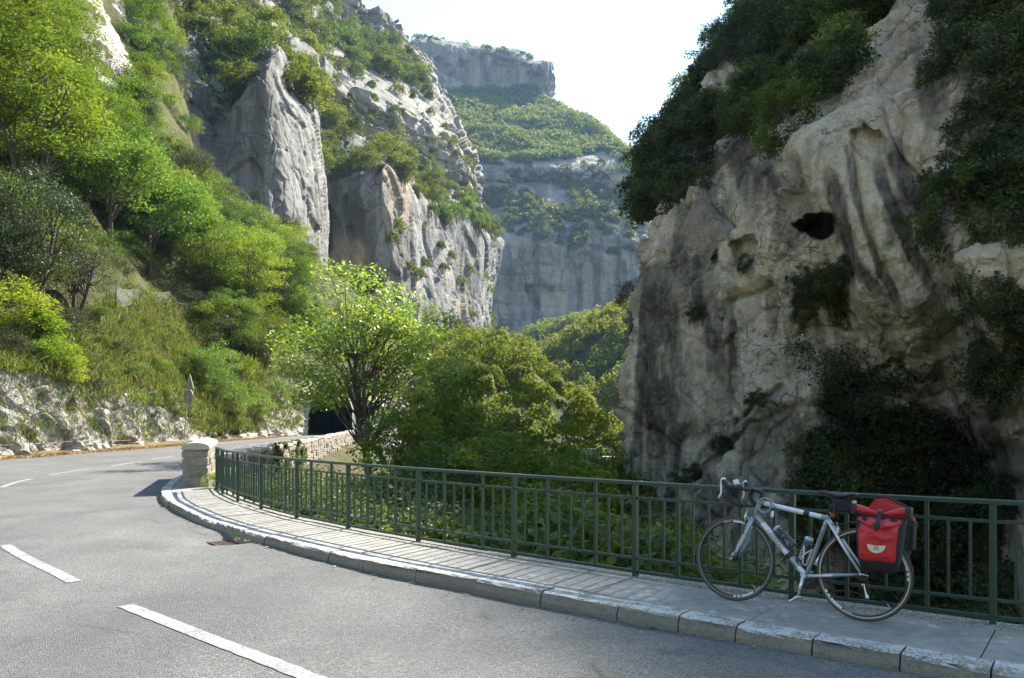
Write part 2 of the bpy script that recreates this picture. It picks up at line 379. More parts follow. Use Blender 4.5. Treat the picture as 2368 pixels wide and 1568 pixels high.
CLINE = Path([(5.5, -1.5), (2.2, 1.6), (-1.21, 4.71), (-3.21, 6.49), (-4.39, 7.67), (-6.53, 9.96), (-9.5, 13.9), (-11.9, 18.3), (-12.9, 21.3), (-13.4, 24.4), (-13.8, 28.5), (-14.4, 32.5), (-15.3, 41), (-16.1, 47.4), (-16.9, 54), (-18.2, 65), (-20.2, 85), (-24, 118)], 900)
def loft2(a, b, nu, nv, zf=None):
    A = crom(a.p[::5], nu); B = crom(b.p[::5], nu); t = np.linspace(0, 1, nv)[None, :, None]
    P = A[:, None, :] * (1 - t) + B[:, None, :] * t; return np.concatenate([P, np.zeros(P.shape[:2] + (1,))], -1)
def grid_faces(nu, nv):
    i = np.arange(nu * nv).reshape(nu, nv); return np.stack([i[:-1, :-1], i[1:, :-1], i[1:, 1:], i[:-1, 1:]], -1).reshape(-1, 4)
# asphalt
t = NT('worn_asphalt'); co = t.coord('World')
ag = t.voro(co, 95.0, 'Color'); agd = t.voro(co, 95.0); hs = t.n('SeparateColor'); t.t.links.new(ag, hs.inputs[0])
c = t.ramp(hs.outputs[0], [(0.0, (0.085, 0.086, 0.085)), (0.4, (0.142, 0.143, 0.142)), (0.75, (0.188, 0.189, 0.186)), (1.0, (0.27, 0.27, 0.262))])
c = t.mix(t.math('MULTIPLY', t.ramp(t.noise(co, 260, 3, 0.7), [(0.35, 1), (0.6, 0)]), 0.55), c, (0.05, 0.05, 0.05))
mot = t.noise(co, 0.8, 6, 0.62); c = t.mix(1.0, c, t.ramp(mot, [(0.3, (0.80, 0.80, 0.80)), (0.7, (1.14, 1.13, 1.11))]), 'MULTIPLY')
lane = t.noise(t.coord('World', (0.5, 0.16, 1), (4, 3, 0)), 0.9, 4); c = t.mix(1.0, c, t.ramp(lane, [(0.35, (0.80, 0.80, 0.815)), (0.65, (1.10, 1.10, 1.09))]), 'MULTIPLY')
crk = t.ramp(t.voro(t.coord('World', (1, 1, 1), (3.3, 1.2, 0)), 0.42, feat='DISTANCE_TO_EDGE'), [(0.0, 1), (0.014, 0)])
crk = t.math('MULTIPLY', crk, t.ramp(t.noise(co, 0.6, 3), [(0.52, 0), (0.62, 1)])); c = t.mix(t.math('MULTIPLY', crk, 0.8), c, (0.05, 0.05, 0.05))
st = t.math('MULTIPLY', t.ramp(t.noise(t.coord('World', (1, 1, 1), (9, 2, 0)), 0.55, 5, 0.6), [(0.56, 0), (0.70, 1)]), 0.5); c = t.mix(st, c, (0.07, 0.07, 0.07))
lt_ = t.attr('lat'); trk = t.math('MULTIPLY', t.ramp(lt_, [(0.0, 0.2), (0.08, 0.0), (0.2, 1), (0.3, 0.1), (0.42, 0.0), (0.55, 1), (0.66, 0.2), (1, 0.4)]), t.ramp(t.noise(t.coord('World', (1, 1, 1), (5, 5, 0)), 0.35, 4), [(0.3, 0.3), (0.7, 1)])); c = t.mix(t.math('MULTIPLY', trk, 0.36), c, (0.10, 0.10, 0.098))
hh = t.math('ADD', t.math('MULTIPLY', agd, -1.0), t.math('MULTIPLY', t.noise(co, 140, 3), 0.6))
M['asphalt'] = t.done(t.bsdf(c, 0.88, t.bump(hh, 0.75, 0.012), spec=0.35))
P = loft2(EDGE_R, EDGE_L, 900, 90)
_s = KERB.near((-3.6, 10.3)); _t = KERB.tan(_s); gx, gy = KERB.at(_s) + np.array([-_t[1], _t[0]]) * 0.2
ru = np.hypot(P[..., 0] - gx, P[..., 1] - gy); P[..., 2] += -0.075 * np.exp(-(ru / 0.42) ** 4) + 0.012 * fbm(np.stack([P[..., 0] * 0.3, P[..., 1] * 0.3, 0 * ru], -1), 3, 3)
me = mesh_np('road', P, grid_faces(900, 90)[:, ::-1]); attr(me, 'lat', np.abs(CLINE.dist(P[..., 0], P[..., 1], 12)) / 4.0)
road = link('road', me, M['asphalt']); tag(road, kind='structure')
# painted dashes
t = NT('worn_road_paint'); co = t.coord('World')
wr = t.ramp(t.math('ADD', t.math('MULTIPLY', t.noise(co, 26, 6, 0.8), 0.7), t.math('MULTIPLY', t.noise(co, 4, 4), 0.35)), [(0.46, 1), (0.60, 0)])
c = t.mix(t.math('MULTIPLY', wr, 0.9), (0.125, 0.125, 0.122), (0.36, 0.358, 0.35)); ed = t.math('ADD', t.attr('edge'), t.math('MULTIPLY', t.math('SUBTRACT', t.noise(co, 22, 5, 0.75), 0.5), 1.6)); c = t.mix(t.ramp(ed, [(0.75, 0), (0.95, 1)]), c, (0.105, 0.105, 0.102)); c = t.mix(t.math('MULTIPLY', t.noise(co, 1.4, 4), 0.45), c, (0.235, 0.233, 0.226))
M['paint'] = t.done(t.bsdf(c, 0.7, t.bump(t.noise(co, 130, 3), 0.5, 0.008)))
s0 = CLINE.near((-3.21, 6.49)); rz_at = lambda q: 0.012 * fbm(np.array([q[0] * 0.3, q[1] * 0.3, 0]), 3, 3)
for k in range(-1, 14):
    sa = s0 - 3.0 + k * 4.33; n = 24; V = []
    for s_ in np.linspace(sa, sa + 3.0, n):
        p = CLINE.at(s_); tn = CLINE.tan(s_); nn = np.array([-tn[1], tn[0]]); e = 0.06 + 0.004 * math.sin(s_ * 23)
        for m_ in (-1.12, -0.75, 0, 0.75, 1.12):
            q = p + nn * m_ * e; V.append((q[0], q[1], float(rz_at(q)) + 0.005))
    me = mesh_np('road_marking', V, grid_faces(n, 5)); en = np.maximum(0, 1 - np.minimum(np.arange(n), np.arange(n)[::-1]) / 1.5)[:, None]; attr(me, 'edge', np.maximum(en, np.array([1.0, 0.35, 0, 0.35, 1.0])[None, :] + 0 * en))
    o = link('road_marking', me, M['paint'], road)
# verge of leaf litter and dirt
t = NT('leaf_litter_verge'); co = t.coord('World')
n1 = t.noise(co, 3, 6, 0.7); n2 = t.noise(co, 22, 5, 0.75)
c = t.ramp(n2, [(0.3, (0.07, 0.05, 0.03)), (0.5, (0.20, 0.15, 0.085)), (0.7, (0.38, 0.30, 0.19))]); c = t.mix(t.ramp(n1, [(0.45, 0), (0.65, 1)]), c, (0.13, 0.12, 0.06))
M['verge'] = t.done(t.bsdf(c, 0.95, t.bump(n2, 0.9, 0.08), spec=0.1))
A = crom(EDGE_L.p[::5], 300); tn = np.gradient(A, axis=0); tn /= np.linalg.norm(tn, axis=1, keepdims=True); nrm = np.stack([-tn[:, 1], tn[:, 0]], -1)
ww = np.linspace(-0.5, 3.2, 12)[None, :, None]; wob = 0.25 * vn(np.stack([A[:, 0] * 0.8, A[:, 1] * 0.8, 0 * A[:, 0]], -1), 5)[:, None, None]
Pv = A[:, None, :] + nrm[:, None, :] * (ww + wob); zz = -0.02 + 0.03 * smooth(-0.5, -0.1, ww[..., 0]) + 0.42 * smooth(0.2, 3, ww[..., 0]) + 0 * Pv[..., 0]
zz = zz + 0.05 * smooth(-0.3, 0.6, ww[..., 0]) * fbm(np.stack([Pv[..., 0] * 1.5, Pv[..., 1] * 1.5, 0 * zz], -1), 6, 3)
verge = link('verge', mesh_np('verge', np.concatenate([Pv, zz[..., None]], -1), grid_faces(300, 12)), M['verge']); tag(verge, kind='structure')
# ---- ground sheet: gorge floor out to the horizon
xs = np.concatenate([[-1340, -1000, -600, -350, -180, -110], np.linspace(-75, 70, 210), [100, 160, 300, 600, 1000, 1340]])
ys = np.concatenate([[-1140, -800, -450, -200, -90, -50], np.linspace(-30, 150, 260), [175, 220, 300, 420, 600, 900, 1250, 1560]])
X, Y = np.meshgrid(xs, ys, indexing='ij')
dr = EDGE_R.dist(X, Y, 5)                              # left of the walking direction = road side
t_ = np.maximum(0, -dr)                               # metres into the gorge
far = smooth(30, 90, Y)
Z = -0.35 - 0.55 * t_ - 7.5 * smooth(1.4, 9, t_) - 2.5 * smooth(9, 20, t_) + 3.0 * far * smooth(0, 12, t_)
nearleft = smooth(2.5, -3.0, X) * smooth(26, 16, Y)
Z = Z * (1 - 0.6 * nearleft)
Z = np.maximum(Z, -15 + 0.5 * fbm(np.stack([X * 0.1, Y * 0.1, 0 * X], -1), 4, 3))
Z = np.where(t_ > 0.3, Z + 0.35 * smooth(0.3, 3, t_) * fbm(np.stack([X * 0.35, Y * 0.35, 0 * X], -1), 8, 4), -0.4)
dk = RAIL.dist(X, Y, 8); Z = np.where((t_ > 0.3) & (dk > -0.35) & (Y < 17.5) & (Y > -5), -3.0, Z)
Z = np.where((Y < -20) | (np.abs(X) > 80) | (Y > 160), np.minimum(Z, -14), Z)
dl = EDGE_L.dist(X, Y, 5); Z = np.where((dl > 3) & (Y < 27) & (Y > -140) & (X > -140), np.maximum(Z, -0.4 + np.minimum((dl - 3) * 0.5, 10) * smooth(27, 21, Y) + 0.8 * fbm(np.stack([X * 0.12, Y * 0.12, 0 * X], -1), 9, 3)), Z)
me = mesh_np('ground', np.stack([X, Y, Z], -1), grid_faces(len(xs), len(ys)))
ground = link('ground', me, M['gorge']); tag(ground, kind='structure')
def ground_z(x, y):
    i = np.clip(np.searchsorted(xs, x), 1, len(xs) - 1); j = np.clip(np.searchsorted(ys, y), 1, len(ys) - 1); return float(max(Z[i, j], min(Z[i - 1, j - 1], Z[i, j])))
# ---- right cliff
def rc_depth(x, y, d):
    x0, y0 = x, y; w_ = np.stack([x * 0.022, y * 0.022, 0 * x], -1); x = x + 11 * fbm(w_, 301, 3); y = y + 9 * fbm(w_, 302, 3)
    d = d + 5.0 * smooth(0, 0.6, blob(x, y, 1897, 522, 48, 37)) + 0.9 * smooth(0, 0.7, blob(x, y, 1735, 575, 46, 40)) + 1.0 * smooth(0, 0.5, blob(x, y, 2012, 340, 44, 46)) + 0.8 * smooth(0, 0.6, blob(x, y, 1636, 586, 24, 20))
    fl = lined(x, y, [(1950, 300), (1975, 420), (2010, 540), (2075, 690)]); d = d - 2.0 * smooth(150, 30, fl)
    d = d + 1.9 * smooth(0, 0.9, blob(x, y, 2060, 1130, 250, 330)) + 1.2 * smooth(0, 0.8, blob(x, y, 2180, 1000, 90, 160))
    xr = np.interp(y, [300, 560, 850, 1080, 1200, 1500], [2180, 2130, 2235, 2290, 2330, 2340]); d = d - 3.2 * smooth(-30, 90, x - xr) * smooth(350, 600, y)
    xl = np.interp(y, [700, 860, 900, 990, 1110, 1300], [1950, 1850, 1800, 1700, 1585, 1400]); d = d - 1.3 * smooth(-6, 22, x - xl) * smooth(820, 920, y) * smooth(1950, 1800, x)
    d = d + 0.5 * smooth(14, 2, lined(x, y, [(1580, 1105), (1700, 990), (1800, 900)]))
    return d
def rc_disp(P, N, x, y):
    q = P.copy(); q[..., 2] *= 0.45
    fl = smooth(170, 60, lined(x, y, [(1950, 300), (1975, 420), (2010, 540), (2075, 690)])); k = 1 - 0.75 * fl
    a = 0.9 * fbm(q / 12, 11, 2) + k * (facets(P, (5.5, 5.5, 8), 0.95, 15, 0.15, 0.35) + facets(P, (1.9, 1.9, 2.8), 0.20, 25, 0.15, 0.8) + facets(P, (0.6, 0.6, 0.7), 0.10, 35, 0.15, 0.6)) + 0.30 * (ridge(q / 2.6, 12, 3) - 0.6) + (0.12 + 0.25 * smooth(1700, 1520, x)) * (ridge(P * np.array([1, 1, 0.12]) / 1.5, 16, 3) - 0.6) + 0.06 * fbm(P / 0.35, 14, 2)
    return N * a[..., None]
CRY = -13
RC = [
 [(1580, 1500, 74), (1575, 1150, 72), (1575, 900, 75), (1590, 640, 80), (1600, 520, 84), (1640, 400, 88), (1700, 250, 92), (1790, 100, 96), (1880, 0, 100), (2080, -400, 110), (2480, CRY + -900, 125)],
 [(1400, 1500, 47), (1430, 1150, 46), (1458, 900, 48), (1492, 650, 51), (1500, 580, 53), (1535, 420, 56), (1600, 270, 60), (1690, 110, 64), (1775, 0, 68), (2005, -400, 78), (2420, CRY + -860, 95)],
 [(1500, 1500, 43), (1505, 1150, 42.5), (1520, 900, 43), (1540, 660, 45), (1560, 540, 47), (1610, 400, 51), (1680, 260, 55), (1770, 100, 59), (1850, -10, 63), (2080, -420, 73), (2480, CRY + -910, 88)],
 [(1620, 1500, 40), (1625, 1150, 39.5), (1635, 900, 40), (1640, 650, 40.5), (1650, 500, 42), (1690, 370, 46), (1760, 250, 51), (1840, 100, 56), (1920, -20, 60), (2140, -430, 70), (2540, CRY + -980, 84)],
 [(1780, 1550, 37), (1785, 1150, 37), (1795, 900, 37), (1800, 650, 36.5), (1805, 480, 37), (1820, 340, 39), (1890, 230, 46), (1960, 100, 51), (2030, -40, 55), (2230, -450, 66), (2600, CRY + -1060, 80)],
 [(1940, 1550, 36), (1945, 1150, 35.5), (1950, 900, 35.5), (1955, 650, 34.5), (1960, 480, 34), (1970, 340, 35), (1990, 240, 37.5), (2050, 100, 43), (2120, -60, 48), (2310, -460, 60), (2670, CRY + -1150, 75)],
 [(2100, 1600, 34), (2105, 1150, 34), (2110, 900, 33.5), (2120, 650, 32), (2125, 480, 31.5), (2130, 340, 32), (2145, 220, 34), (2180, 80, 37), (2230, -80, 42), (2400, -470, 55), (2740, CRY + -1240, 70)],
 [(2260, 1600, 33), (2262, 1150, 33), (2265, 900, 32), (2270, 650, 30.5), (2275, 480, 30), (2280, 340, 30), (2290, 220, 31), (2310, 80, 33), (2350, -80, 37), (2500, -480, 51), (2820, CRY + -1330, 66)],
 [(2430, 1650, 32), (2430, 1150, 31.5), (2430, 900, 31), (2430, 650, 30), (2435, 480, 29.5), (2440, 340, 29), (2450, 220, 29.5), (2465, 80, 31), (2490, -80, 35), (2620, -490, 48), (2920, CRY + -1400, 62)],
 [(2650, 1700, 30), (2650, 1150, 30), (2650, 900, 29.5), (2650, 650, 29), (2655, 480, 28.5), (2660, 340, 28), (2670, 220, 28.5), (2680, 80, 30), (2700, -80, 34), (2800, -500, 46), (3060, CRY + -1450, 60)],
 [(3100, 1800, 28), (3100, 1150, 28), (3100, 900, 28), (3100, 650, 28), (3100, 480, 28), (3110, 340, 28), (3120, 220, 28.5), (3130, 80, 30), (3140, -80, 33), (3200, -500, 44), (3400, CRY + -1500, 58)],
]
mRC = Mass(RC, np.r_[np.linspace(0, 1, 24)[:-1], np.linspace(1, 8, 430)[:-1], np.linspace(8, 10, 18)], np.r_[np.linspace(0, 0.8, 10)[:-1], np.linspace(0.8, 8.3, 470)[:-1], np.linspace(8.3, 10, 60)], rc_depth, rc_disp, blur=False)
x, y = mRC.px, mRC.py
stain = np.zeros(x.shape)
for pts, wd, am in [([(1964, 345), (1975, 400), (1988, 480), (2037, 625), (2090, 725)], 9, 1), ([(2031, 380), (2038, 425), (2070, 500), (2133, 625), (2150, 660)], 11, 1), ([(2062, 335), (2085, 400), (2130, 475), (2165, 560)], 15, 0.9),
                    ([(2135, 120), (2150, 190), (2165, 270)], 24, 0.85), ([(1915, 400), (1942, 500), (1975, 610), (2045, 700)], 13, 0.9), ([(1608, 600), (1612, 690), (1650, 800)], 8, 0.8),
                    ([(1480, 820), (1475, 950), (1470, 1150)], 9, 0.8), ([(1506, 760), (1500, 900), (1505, 1100)], 7, 0.7), ([(1530, 700), (1550, 800), (1525, 1000), (1525, 1120)], 10, 0.7), ([(1740, 360), (1765, 480)], 34, 0.75), ([(1830, 350), (1850, 440)], 12, 0.6), ([(1690, 660), (1700, 800), (1690, 900)], 7, 0.55), ([(1780, 640), (1790, 760)], 9, 0.5), ([(2215, 620), (2260, 800), (2300, 960)], 12, 0.6), ([(1555, 830), (1560, 1000), (1550, 1150)], 8, 0.7), ([(2040, 730), (2080, 850)], 10, 0.6), ([(1560, 560), (1580, 640)], 14, 0.5), ([(2290, 1000), (2320, 1100)], 14, 0.8)]:
    wob = 4 * fbm(np.stack([x * 0.02, y * 0.015, 0 * x], -1), 41, 3) + 2.5 * vn(np.stack([x * 0.11, y * 0.03, 0 * x], -1), 42)
    ys_ = [q[1] for q in pts]; fade = smooth(min(ys_) - 15, min(ys_) + 40, y) * smooth(max(ys_) + 25, max(ys_) - 60, y)
    stain = np.maximum(stain, am * 1.15 * smooth(wd * 1.9, wd * 1.0, lined(x, y, pts) + wob) * (0.5 + 0.5 * fade) * (0.7 + 0.3 * smooth(-0.5, 0.2, fbm(np.stack([x * 0.09, y * 0.012, 0 * x], -1), 45, 2))))
stain = np.clip(stain + 0.75 * smooth(0.1, 0.5, fbm(np.stack([x * 0.022, y * 0.0045, 0 * x], -1), 43, 3)) * smooth(1680, 1520, x) * smooth(560, 760, y) + 0.6 * smooth(0.2, 0.6, fbm(np.stack([x * 0.012, y * 0.006, 0 * x], -1), 44, 4)), 0, 1)
tan_ = np.zeros(x.shape)
for pts, wd in [([(1978, 350), (1990, 430), (2003, 500), (2040, 600)], 5), ([(2048, 380), (2080, 470), (2140, 580)], 5), ([(2095, 350), (2120, 420)], 7)]:
    tan_ = np.maximum(tan_, smooth(wd * 1.3, wd * 0.3, lined(x, y, pts)))
o = mRC.build('rock_face', M['rock_right'], {'stain': stain, 'tan': tan_}); cliff_r = thing('cliff', 'pale beige rock cliff in the shade, with a cave and dark streaks, behind the bicycle', 'cliff'); o.parent = cliff_r
# ---- roadside bank on the left
LA = [
 [(-700, 1101, 21.7), (-705, 960, 22.5), (-710, 800, 23.5), (-715, 700, 26), (-720, 500, 32), (-725, 250, 40), (-730, 0, 50), (-735, -300, 62), (-740, -700, 80)],
 [(-300, 1080, 25.9), (-302, 960, 26.8), (-305, 820, 27.8), (-308, 740, 30), (-310, 560, 36), (-312, 300, 46), (-315, 50, 57), (-320, -250, 70), (-325, -650, 90)],
 [(0, 1058, 32.5), (0, 950, 33.2), (0, 842, 34), (2, 790, 36), (5, 620, 43), (10, 400, 53), (15, 150, 65), (20, -150, 80), (25, -500, 105)],
 [(150, 1048, 36.8), (150, 950, 37.5), (152, 872, 38.5), (156, 800, 42), (165, 640, 49), (180, 420, 61), (200, 180, 75), (220, -100, 92), (240, -450, 120)],
 [(290, 1037, 43), (290, 970, 43.6), (292, 920, 44.6), (296, 815, 49), (305, 680, 56), (325, 490, 69), (340, 310, 83), (352, 110, 100), (360, -200, 135)],
 [(410, 1027, 50.9), (410, 970, 51.8), (412, 930, 53), (416, 820, 58), (425, 690, 65), (440, 545, 76), (450, 460, 87), (455, 425, 94), (460, 400, 104)],
 [(520, 1018, 60.8), (520, 960, 62), (523, 905, 64), (530, 810, 70), (540, 700, 77), (550, 605, 85), (558, 535, 92), (564, 500, 98), (575, 478, 107)],
 [(620, 1011.5, 70.8), (620, 945, 72.5), (625, 890, 75), (635, 810, 80.5), (645, 735, 86.5), (655, 670, 92.5), (665, 620, 98), (680, 580, 104), (700, 540, 115)],
 [(700, 1007, 80), (702, 950, 81), (708, 900, 82), (716, 835, 86), (726, 775, 91), (736, 725, 96.5), (743, 695, 101), (750, 665, 106), (765, 630, 116)],
 [(770, 1005, 84), (770, 950, 84.5), (775, 895, 85.2), (782, 835, 89), (790, 785, 94), (795, 745, 100), (800, 715, 105), (805, 695, 111), (815, 665, 120)],
 [(850, 1006, 88), (850, 950, 88.5), (855, 905, 89.5), (862, 865, 93), (868, 825, 98), (872, 795, 104), (876, 775, 111), (880, 755, 118), (890, 735, 128)],
 [(940, 1080, 92), (940, 1000, 96), (945, 930, 100), (950, 880, 105), (955, 840, 110), (960, 815, 115), (965, 795, 122), (970, 780, 128), (980, 770, 140)],
]
def SK(P): return np.stack([P[..., 0] + 0.5 * P[..., 2], P[..., 1] - 0.5 * P[..., 2], P[..., 2] + 0.5 * P[..., 1]], -1)
def la_disp(P, N, x, y):
    q = P.copy(); q[..., 2] *= 0.8
    rk = la_rock[None, :] if la_rock.ndim == 1 else la_rock
    a = rk * (0.25 * ridge(q / 3.6, 21, 2) - 0.1 + facets(SK(P), (3.0, 3.0, 1.4), 0.34, 27, 0.2, 0.5) + facets(SK(P), (0.9, 0.9, 0.5), 0.10, 28, 0.2, 0.5) + 0.05 * fbm(P / 0.3, 22, 2)) - 0.8 * smooth(0, 0.5, blob(x, y, 163, 940, 22, 24)) + (1 - rk) * (0.9 * fbm(P / 7, 23, 3) + 0.25 * fbm(P / 1.5, 24, 3))
    return N * a[..., None]
vrow = np.r_[np.linspace(0, 2.6, 120)[:-1], np.linspace(2.6, 8, 140)]; la_rock = smooth(2.55, 1.95, vrow)
mLA = Mass(LA, np.r_[np.linspace(0, 1.85, 40)[:-1], np.linspace(1.85, 5, 360)[:-1], np.linspace(5, 11, 240)], vrow, None, la_disp, blur=False)
arch = [(709, 1030), (711, 960), (722, 928), (742, 906), (765, 897), (792, 895), (815, 906), (830, 932), (833, 1030)]
veg = np.clip(1 - 0.84 * la_rock[None, :] + 0 * mLA.px + smooth(430, 480, mLA.px) * smooth(640, 590, mLA.px) * 0.45 * (vrow[None, :] > 0.25), 0, 1)
white = smooth(0, 0.5, blob(mLA.px, mLA.py, 232, 120, 85, 190)) * smooth(-0.5, 0.1, fbm(mLA.P / 3.0, 26, 3)); veg = np.clip(veg - white, 0, 1)
o = mLA.build('roadside_bank', M['slope'], {'veg': veg}, inpoly(mLA.px, mLA.py, arch)); tag(o, kind='structure')
# tunnel bore
MB_ = MB(); ring = []; cxT = -20.0; prof = [(-2.75, -0.5), (-2.7, 1.6), (-2.45, 2.9), (-1.75, 4.05), (-0.8, 4.75), (0.2, 4.9), (1.2, 4.6), (2.1, 3.7), (2.6, 2.4), (2.75, 1.0), (2.75, -0.5)]
V = []; nY = 14
for k in range(nY):
    yy = 84.3 + k * 4.0
    for (a, b) in prof:
        q = 0.18 * float(vn(np.array([a * 2.0, b * 2.0, yy * 0.7]), 51)); V.append((cxT - 0.35 + a * 1.22 * (1 + q * 0.5) - (yy - 84) * 0.10, yy, b * 1.18 * (1 + q * 0.3)))
fs = [(k * 11 + i, k * 11 + i + 1, (k + 1) * 11 + i + 1, (k + 1) * 11 + i) for k in range(nY - 1) for i in range(10)] + [tuple(range((nY - 1) * 11, nY * 11))]
tun = thing('tunnel', 'rough dark road tunnel mouth cut into the grey rock', 'tunnel', (cxT, 80, 0))
mb = MB(); mb.add([(a - cxT, b - 80, c_) for a, b, c_ in V], fs); mb.build('tunnel_lining', M['rock_mid'], tun)
# ---- grey cliff A, cliff B, upper hillside, far mountain, wooded hills
def strata(P, thk, amp, wid, s):
    zz = P[..., 2] + 0.12 * P[..., 0] + thk * 0.8 * vn(P / (wid * 3), s); k = np.floor(zz / thk); fr = zz / thk - k
    col = np.floor((P[..., 0] * 0.7 + P[..., 1] * 0.7) / wid + 3 * hsh(k.astype(np.int64), 0 * k.astype(np.int64), 0 * k.astype(np.int64), s))
    h = hsh(k.astype(np.int64), col.astype(np.int64), 0 * k.astype(np.int64), s + 1); return amp * (h * 0.6 + 0.4 * smooth(0, 0.2, fr) - 0.2)
def cliff_disp(sc, flute, amp, s, st=0.0):
    def f(P, N, x, y):
        q = P.copy(); q[..., 2] *= 0.22
        a = amp * (0.7 * fbm(P / (sc * 2.6), s, 2) + 0.4 * flute * (ridge(q / (sc * 0.7), s + 1, 3) - 0.6) + facets(P, (sc * 0.8, sc * 0.8, sc * 1.5), 0.7, s + 20, 0.35, 0.2) + facets(P, (sc * 0.28, sc * 0.28, sc * 0.5), 0.15, s + 40, 0.2, 0.6) + 0.06 * fbm(P / (sc * 0.1), s + 2, 2))
        if st: a = a + strata(P, st * 2.2, st * 1.6, st * 4, s + 5)
        return N * a[..., None]
    return f
CA = [
 [(330, 420, 92), (335, 330, 96), (340, 240, 101), (345, 170, 106), (350, 110, 112), (355, 60, 122), (365, 0, 140)],
 [(395, 450, 100), (392, 350, 106), (388, 270, 112), (385, 200, 116), (380, 140, 120), (395, 95, 130), (410, 20, 155)],
 [(470, 520, 108), (465, 420, 116), (460, 330, 122), (455, 250, 126), (460, 180, 128), (475, 120, 142), (490, 30, 170)],
 [(545, 600, 112), (540, 480, 118), (535, 380, 121), (528, 305, 123), (526, 238, 126), (540, 150, 148), (560, 40, 185)],
 [(620, 680, 116), (615, 560, 119), (612, 430, 121), (612, 300, 122), (618, 160, 124), (628, 128, 134), (640, 60, 195)],
 [(690, 760, 122), (690, 600, 124), (685, 450, 126), (675, 330, 129), (662, 225, 133), (668, 195, 152), (690, 90, 205)],
 [(745, 800, 128), (742, 650, 132), (738, 500, 137), (731, 380, 142), (716, 270, 148), (714, 235, 172), (740, 130, 220)],
 [(762, 820, 150), (757, 650, 158), (752, 500, 166), (744, 390, 172), (730, 300, 178), (737, 250, 205), (760, 170, 240)],
]
mCA = Mass(CA, 320, 280, None, cliff_disp(11, 0.25, 1.7, 61), blur=False)
x, y = mCA.px, mCA.py
sA = 0.55 * smooth(0.05, 0.6, fbm(np.stack([x * 0.03, y * 0.006, 0 * x], -1), 62, 3)) + 0.35 * smooth(0, 1, blob(x, y, 490, 330, 90, 200)); tA = smooth(14, 3, lined(x, y, [(428, 190), (430, 260), (452, 330)]))  # vertical stain streaks, plus a broad darker patch on the left slab
oA = mCA.build('rock_face', M['rock_left'], {'stain': np.clip(sA, 0, 0.7), 'tan': tA}); ca = thing('cliff', 'tall grey smooth limestone cliff face above the leafy bank on the left', 'cliff'); oA.parent = ca
CB = [
 [(700, 900, 205), (705, 760, 208), (705, 620, 210), (712, 500, 208), (716, 430, 205), (720, 340, 215), (725, 260, 240)],
 [(760, 900, 206), (763, 760, 208), (765, 640, 211), (768, 520, 210), (770, 420, 207), (775, 350, 224), (785, 290, 250)],
 [(830, 900, 200), (833, 760, 203), (835, 640, 208), (835, 530, 204), (836, 440, 199), (840, 370, 217), (850, 320, 255)],
 [(885, 900, 192), (885, 760, 192), (886, 640, 193), (887, 530, 193), (888, 430, 193), (890, 380, 203), (905, 360, 260)],
 [(940, 900, 200), (938, 760, 202), (936, 660, 203), (934, 570, 206), (930, 500, 208), (935, 425, 220), (955, 400, 275)],
 [(1010, 900, 225), (1008, 780, 228), (1005, 690, 231), (1000, 620, 234), (996, 560, 238), (1000, 485, 250), (1020, 450, 305)],
 [(1080, 900, 258), (1079, 790, 262), (1077, 710, 265), (1073, 640, 268), (1070, 580, 272), (1070, 505, 285), (1080, 480, 335)],
 [(1125, 900, 285), (1123, 800, 289), (1122, 720, 293), (1124, 660, 297), (1128, 590, 302), (1130, 545, 312), (1122, 520, 350)],
 [(1142, 900, 335), (1140, 800, 340), (1138, 720, 346), (1138, 660, 350), (1150, 600, 356), (1160, 570, 366), (1155, 555, 395)],
]
mCB = Mass(CB, 360, 220, None, cliff_disp(14, 0.45, 2.2, 71), blur=False)
x, y = mCB.px, mCB.py
sB = 0.7 * smooth(0.0, 0.5, fbm(np.stack([x * 0.05, y * 0.005, 0 * x], -1), 72, 3)); tB = 0.5 * smooth(0.2, 0.8, blob(x, y, 800, 590, 70, 60)) + 0.35 * smooth(0.35, 0.7, fbm(np.stack([x * 0.03, y * 0.01, 0 * x + 5], -1), 73, 3))
oB = mCB.build('rock_face', M['rock_mid'], {'stain': np.clip(sB, 0, 0.8), 'tan': tB}); cb = thing('cliff', 'fluted grey limestone cliffs in the middle distance beyond the tunnel', 'cliff'); oB.parent = cb
UP = [
 [(150, 330, 105), (150, 230, 115), (150, 150, 122), (150, 0, 150), (150, -150, 190), (150, -300, 240)],
 [(330, 300, 118), (330, 200, 128), (335, 120, 140), (340, 0, 170), (345, -120, 210), (350, -300, 280)],
 [(500, 290, 150), (505, 190, 165), (510, 110, 180), (520, 20, 215), (530, -80, 270), (540, -200, 330)],
 [(630, 300, 190), (625, 200, 205), (620, 110, 220), (630, 20, 270), (640, -70, 340), (650, -160, 400)],
 [(715, 320, 225), (705, 215, 245), (690, 150, 252), (700, 60, 320), (705, -60, 410), (710, -140, 440)],
 [(800, 380, 245), (800, 290, 270), (800, 205, 278), (795, 120, 340), (788, 60, 420), (775, -25, 430)],
 [(890, 420, 260), (900, 355, 290), (905, 250, 298), (900, 170, 360), (893, 100, 450), (880, 35, 458)],
 [(975, 480, 285), (985, 405, 310), (985, 300, 318), (975, 195, 400), (950, 125, 480), (940, 97, 490)],
 [(1050, 560, 310), (1056, 440, 332), (1047, 325, 340), (1010, 235, 420), (985, 175, 490), (972, 130, 520)],
 [(1125, 600, 345), (1110, 480, 385), (1090, 380, 400), (1040, 280, 470), (1010, 210, 530), (990, 160, 570)],
]
mUP = Mass(UP, 380, 320, None, lambda P, N, x, y: cliff_disp(16, 0.2, 1.2, 81)(P, N, x, y) + N * ((strata(P, 3.4, 4.4, 6, 86) + strata(P, 9, 4.5, 14, 88)) * smooth(640, 720, x) * smooth(0.8, 0.4, N[..., 2]))[..., None], blur=False)
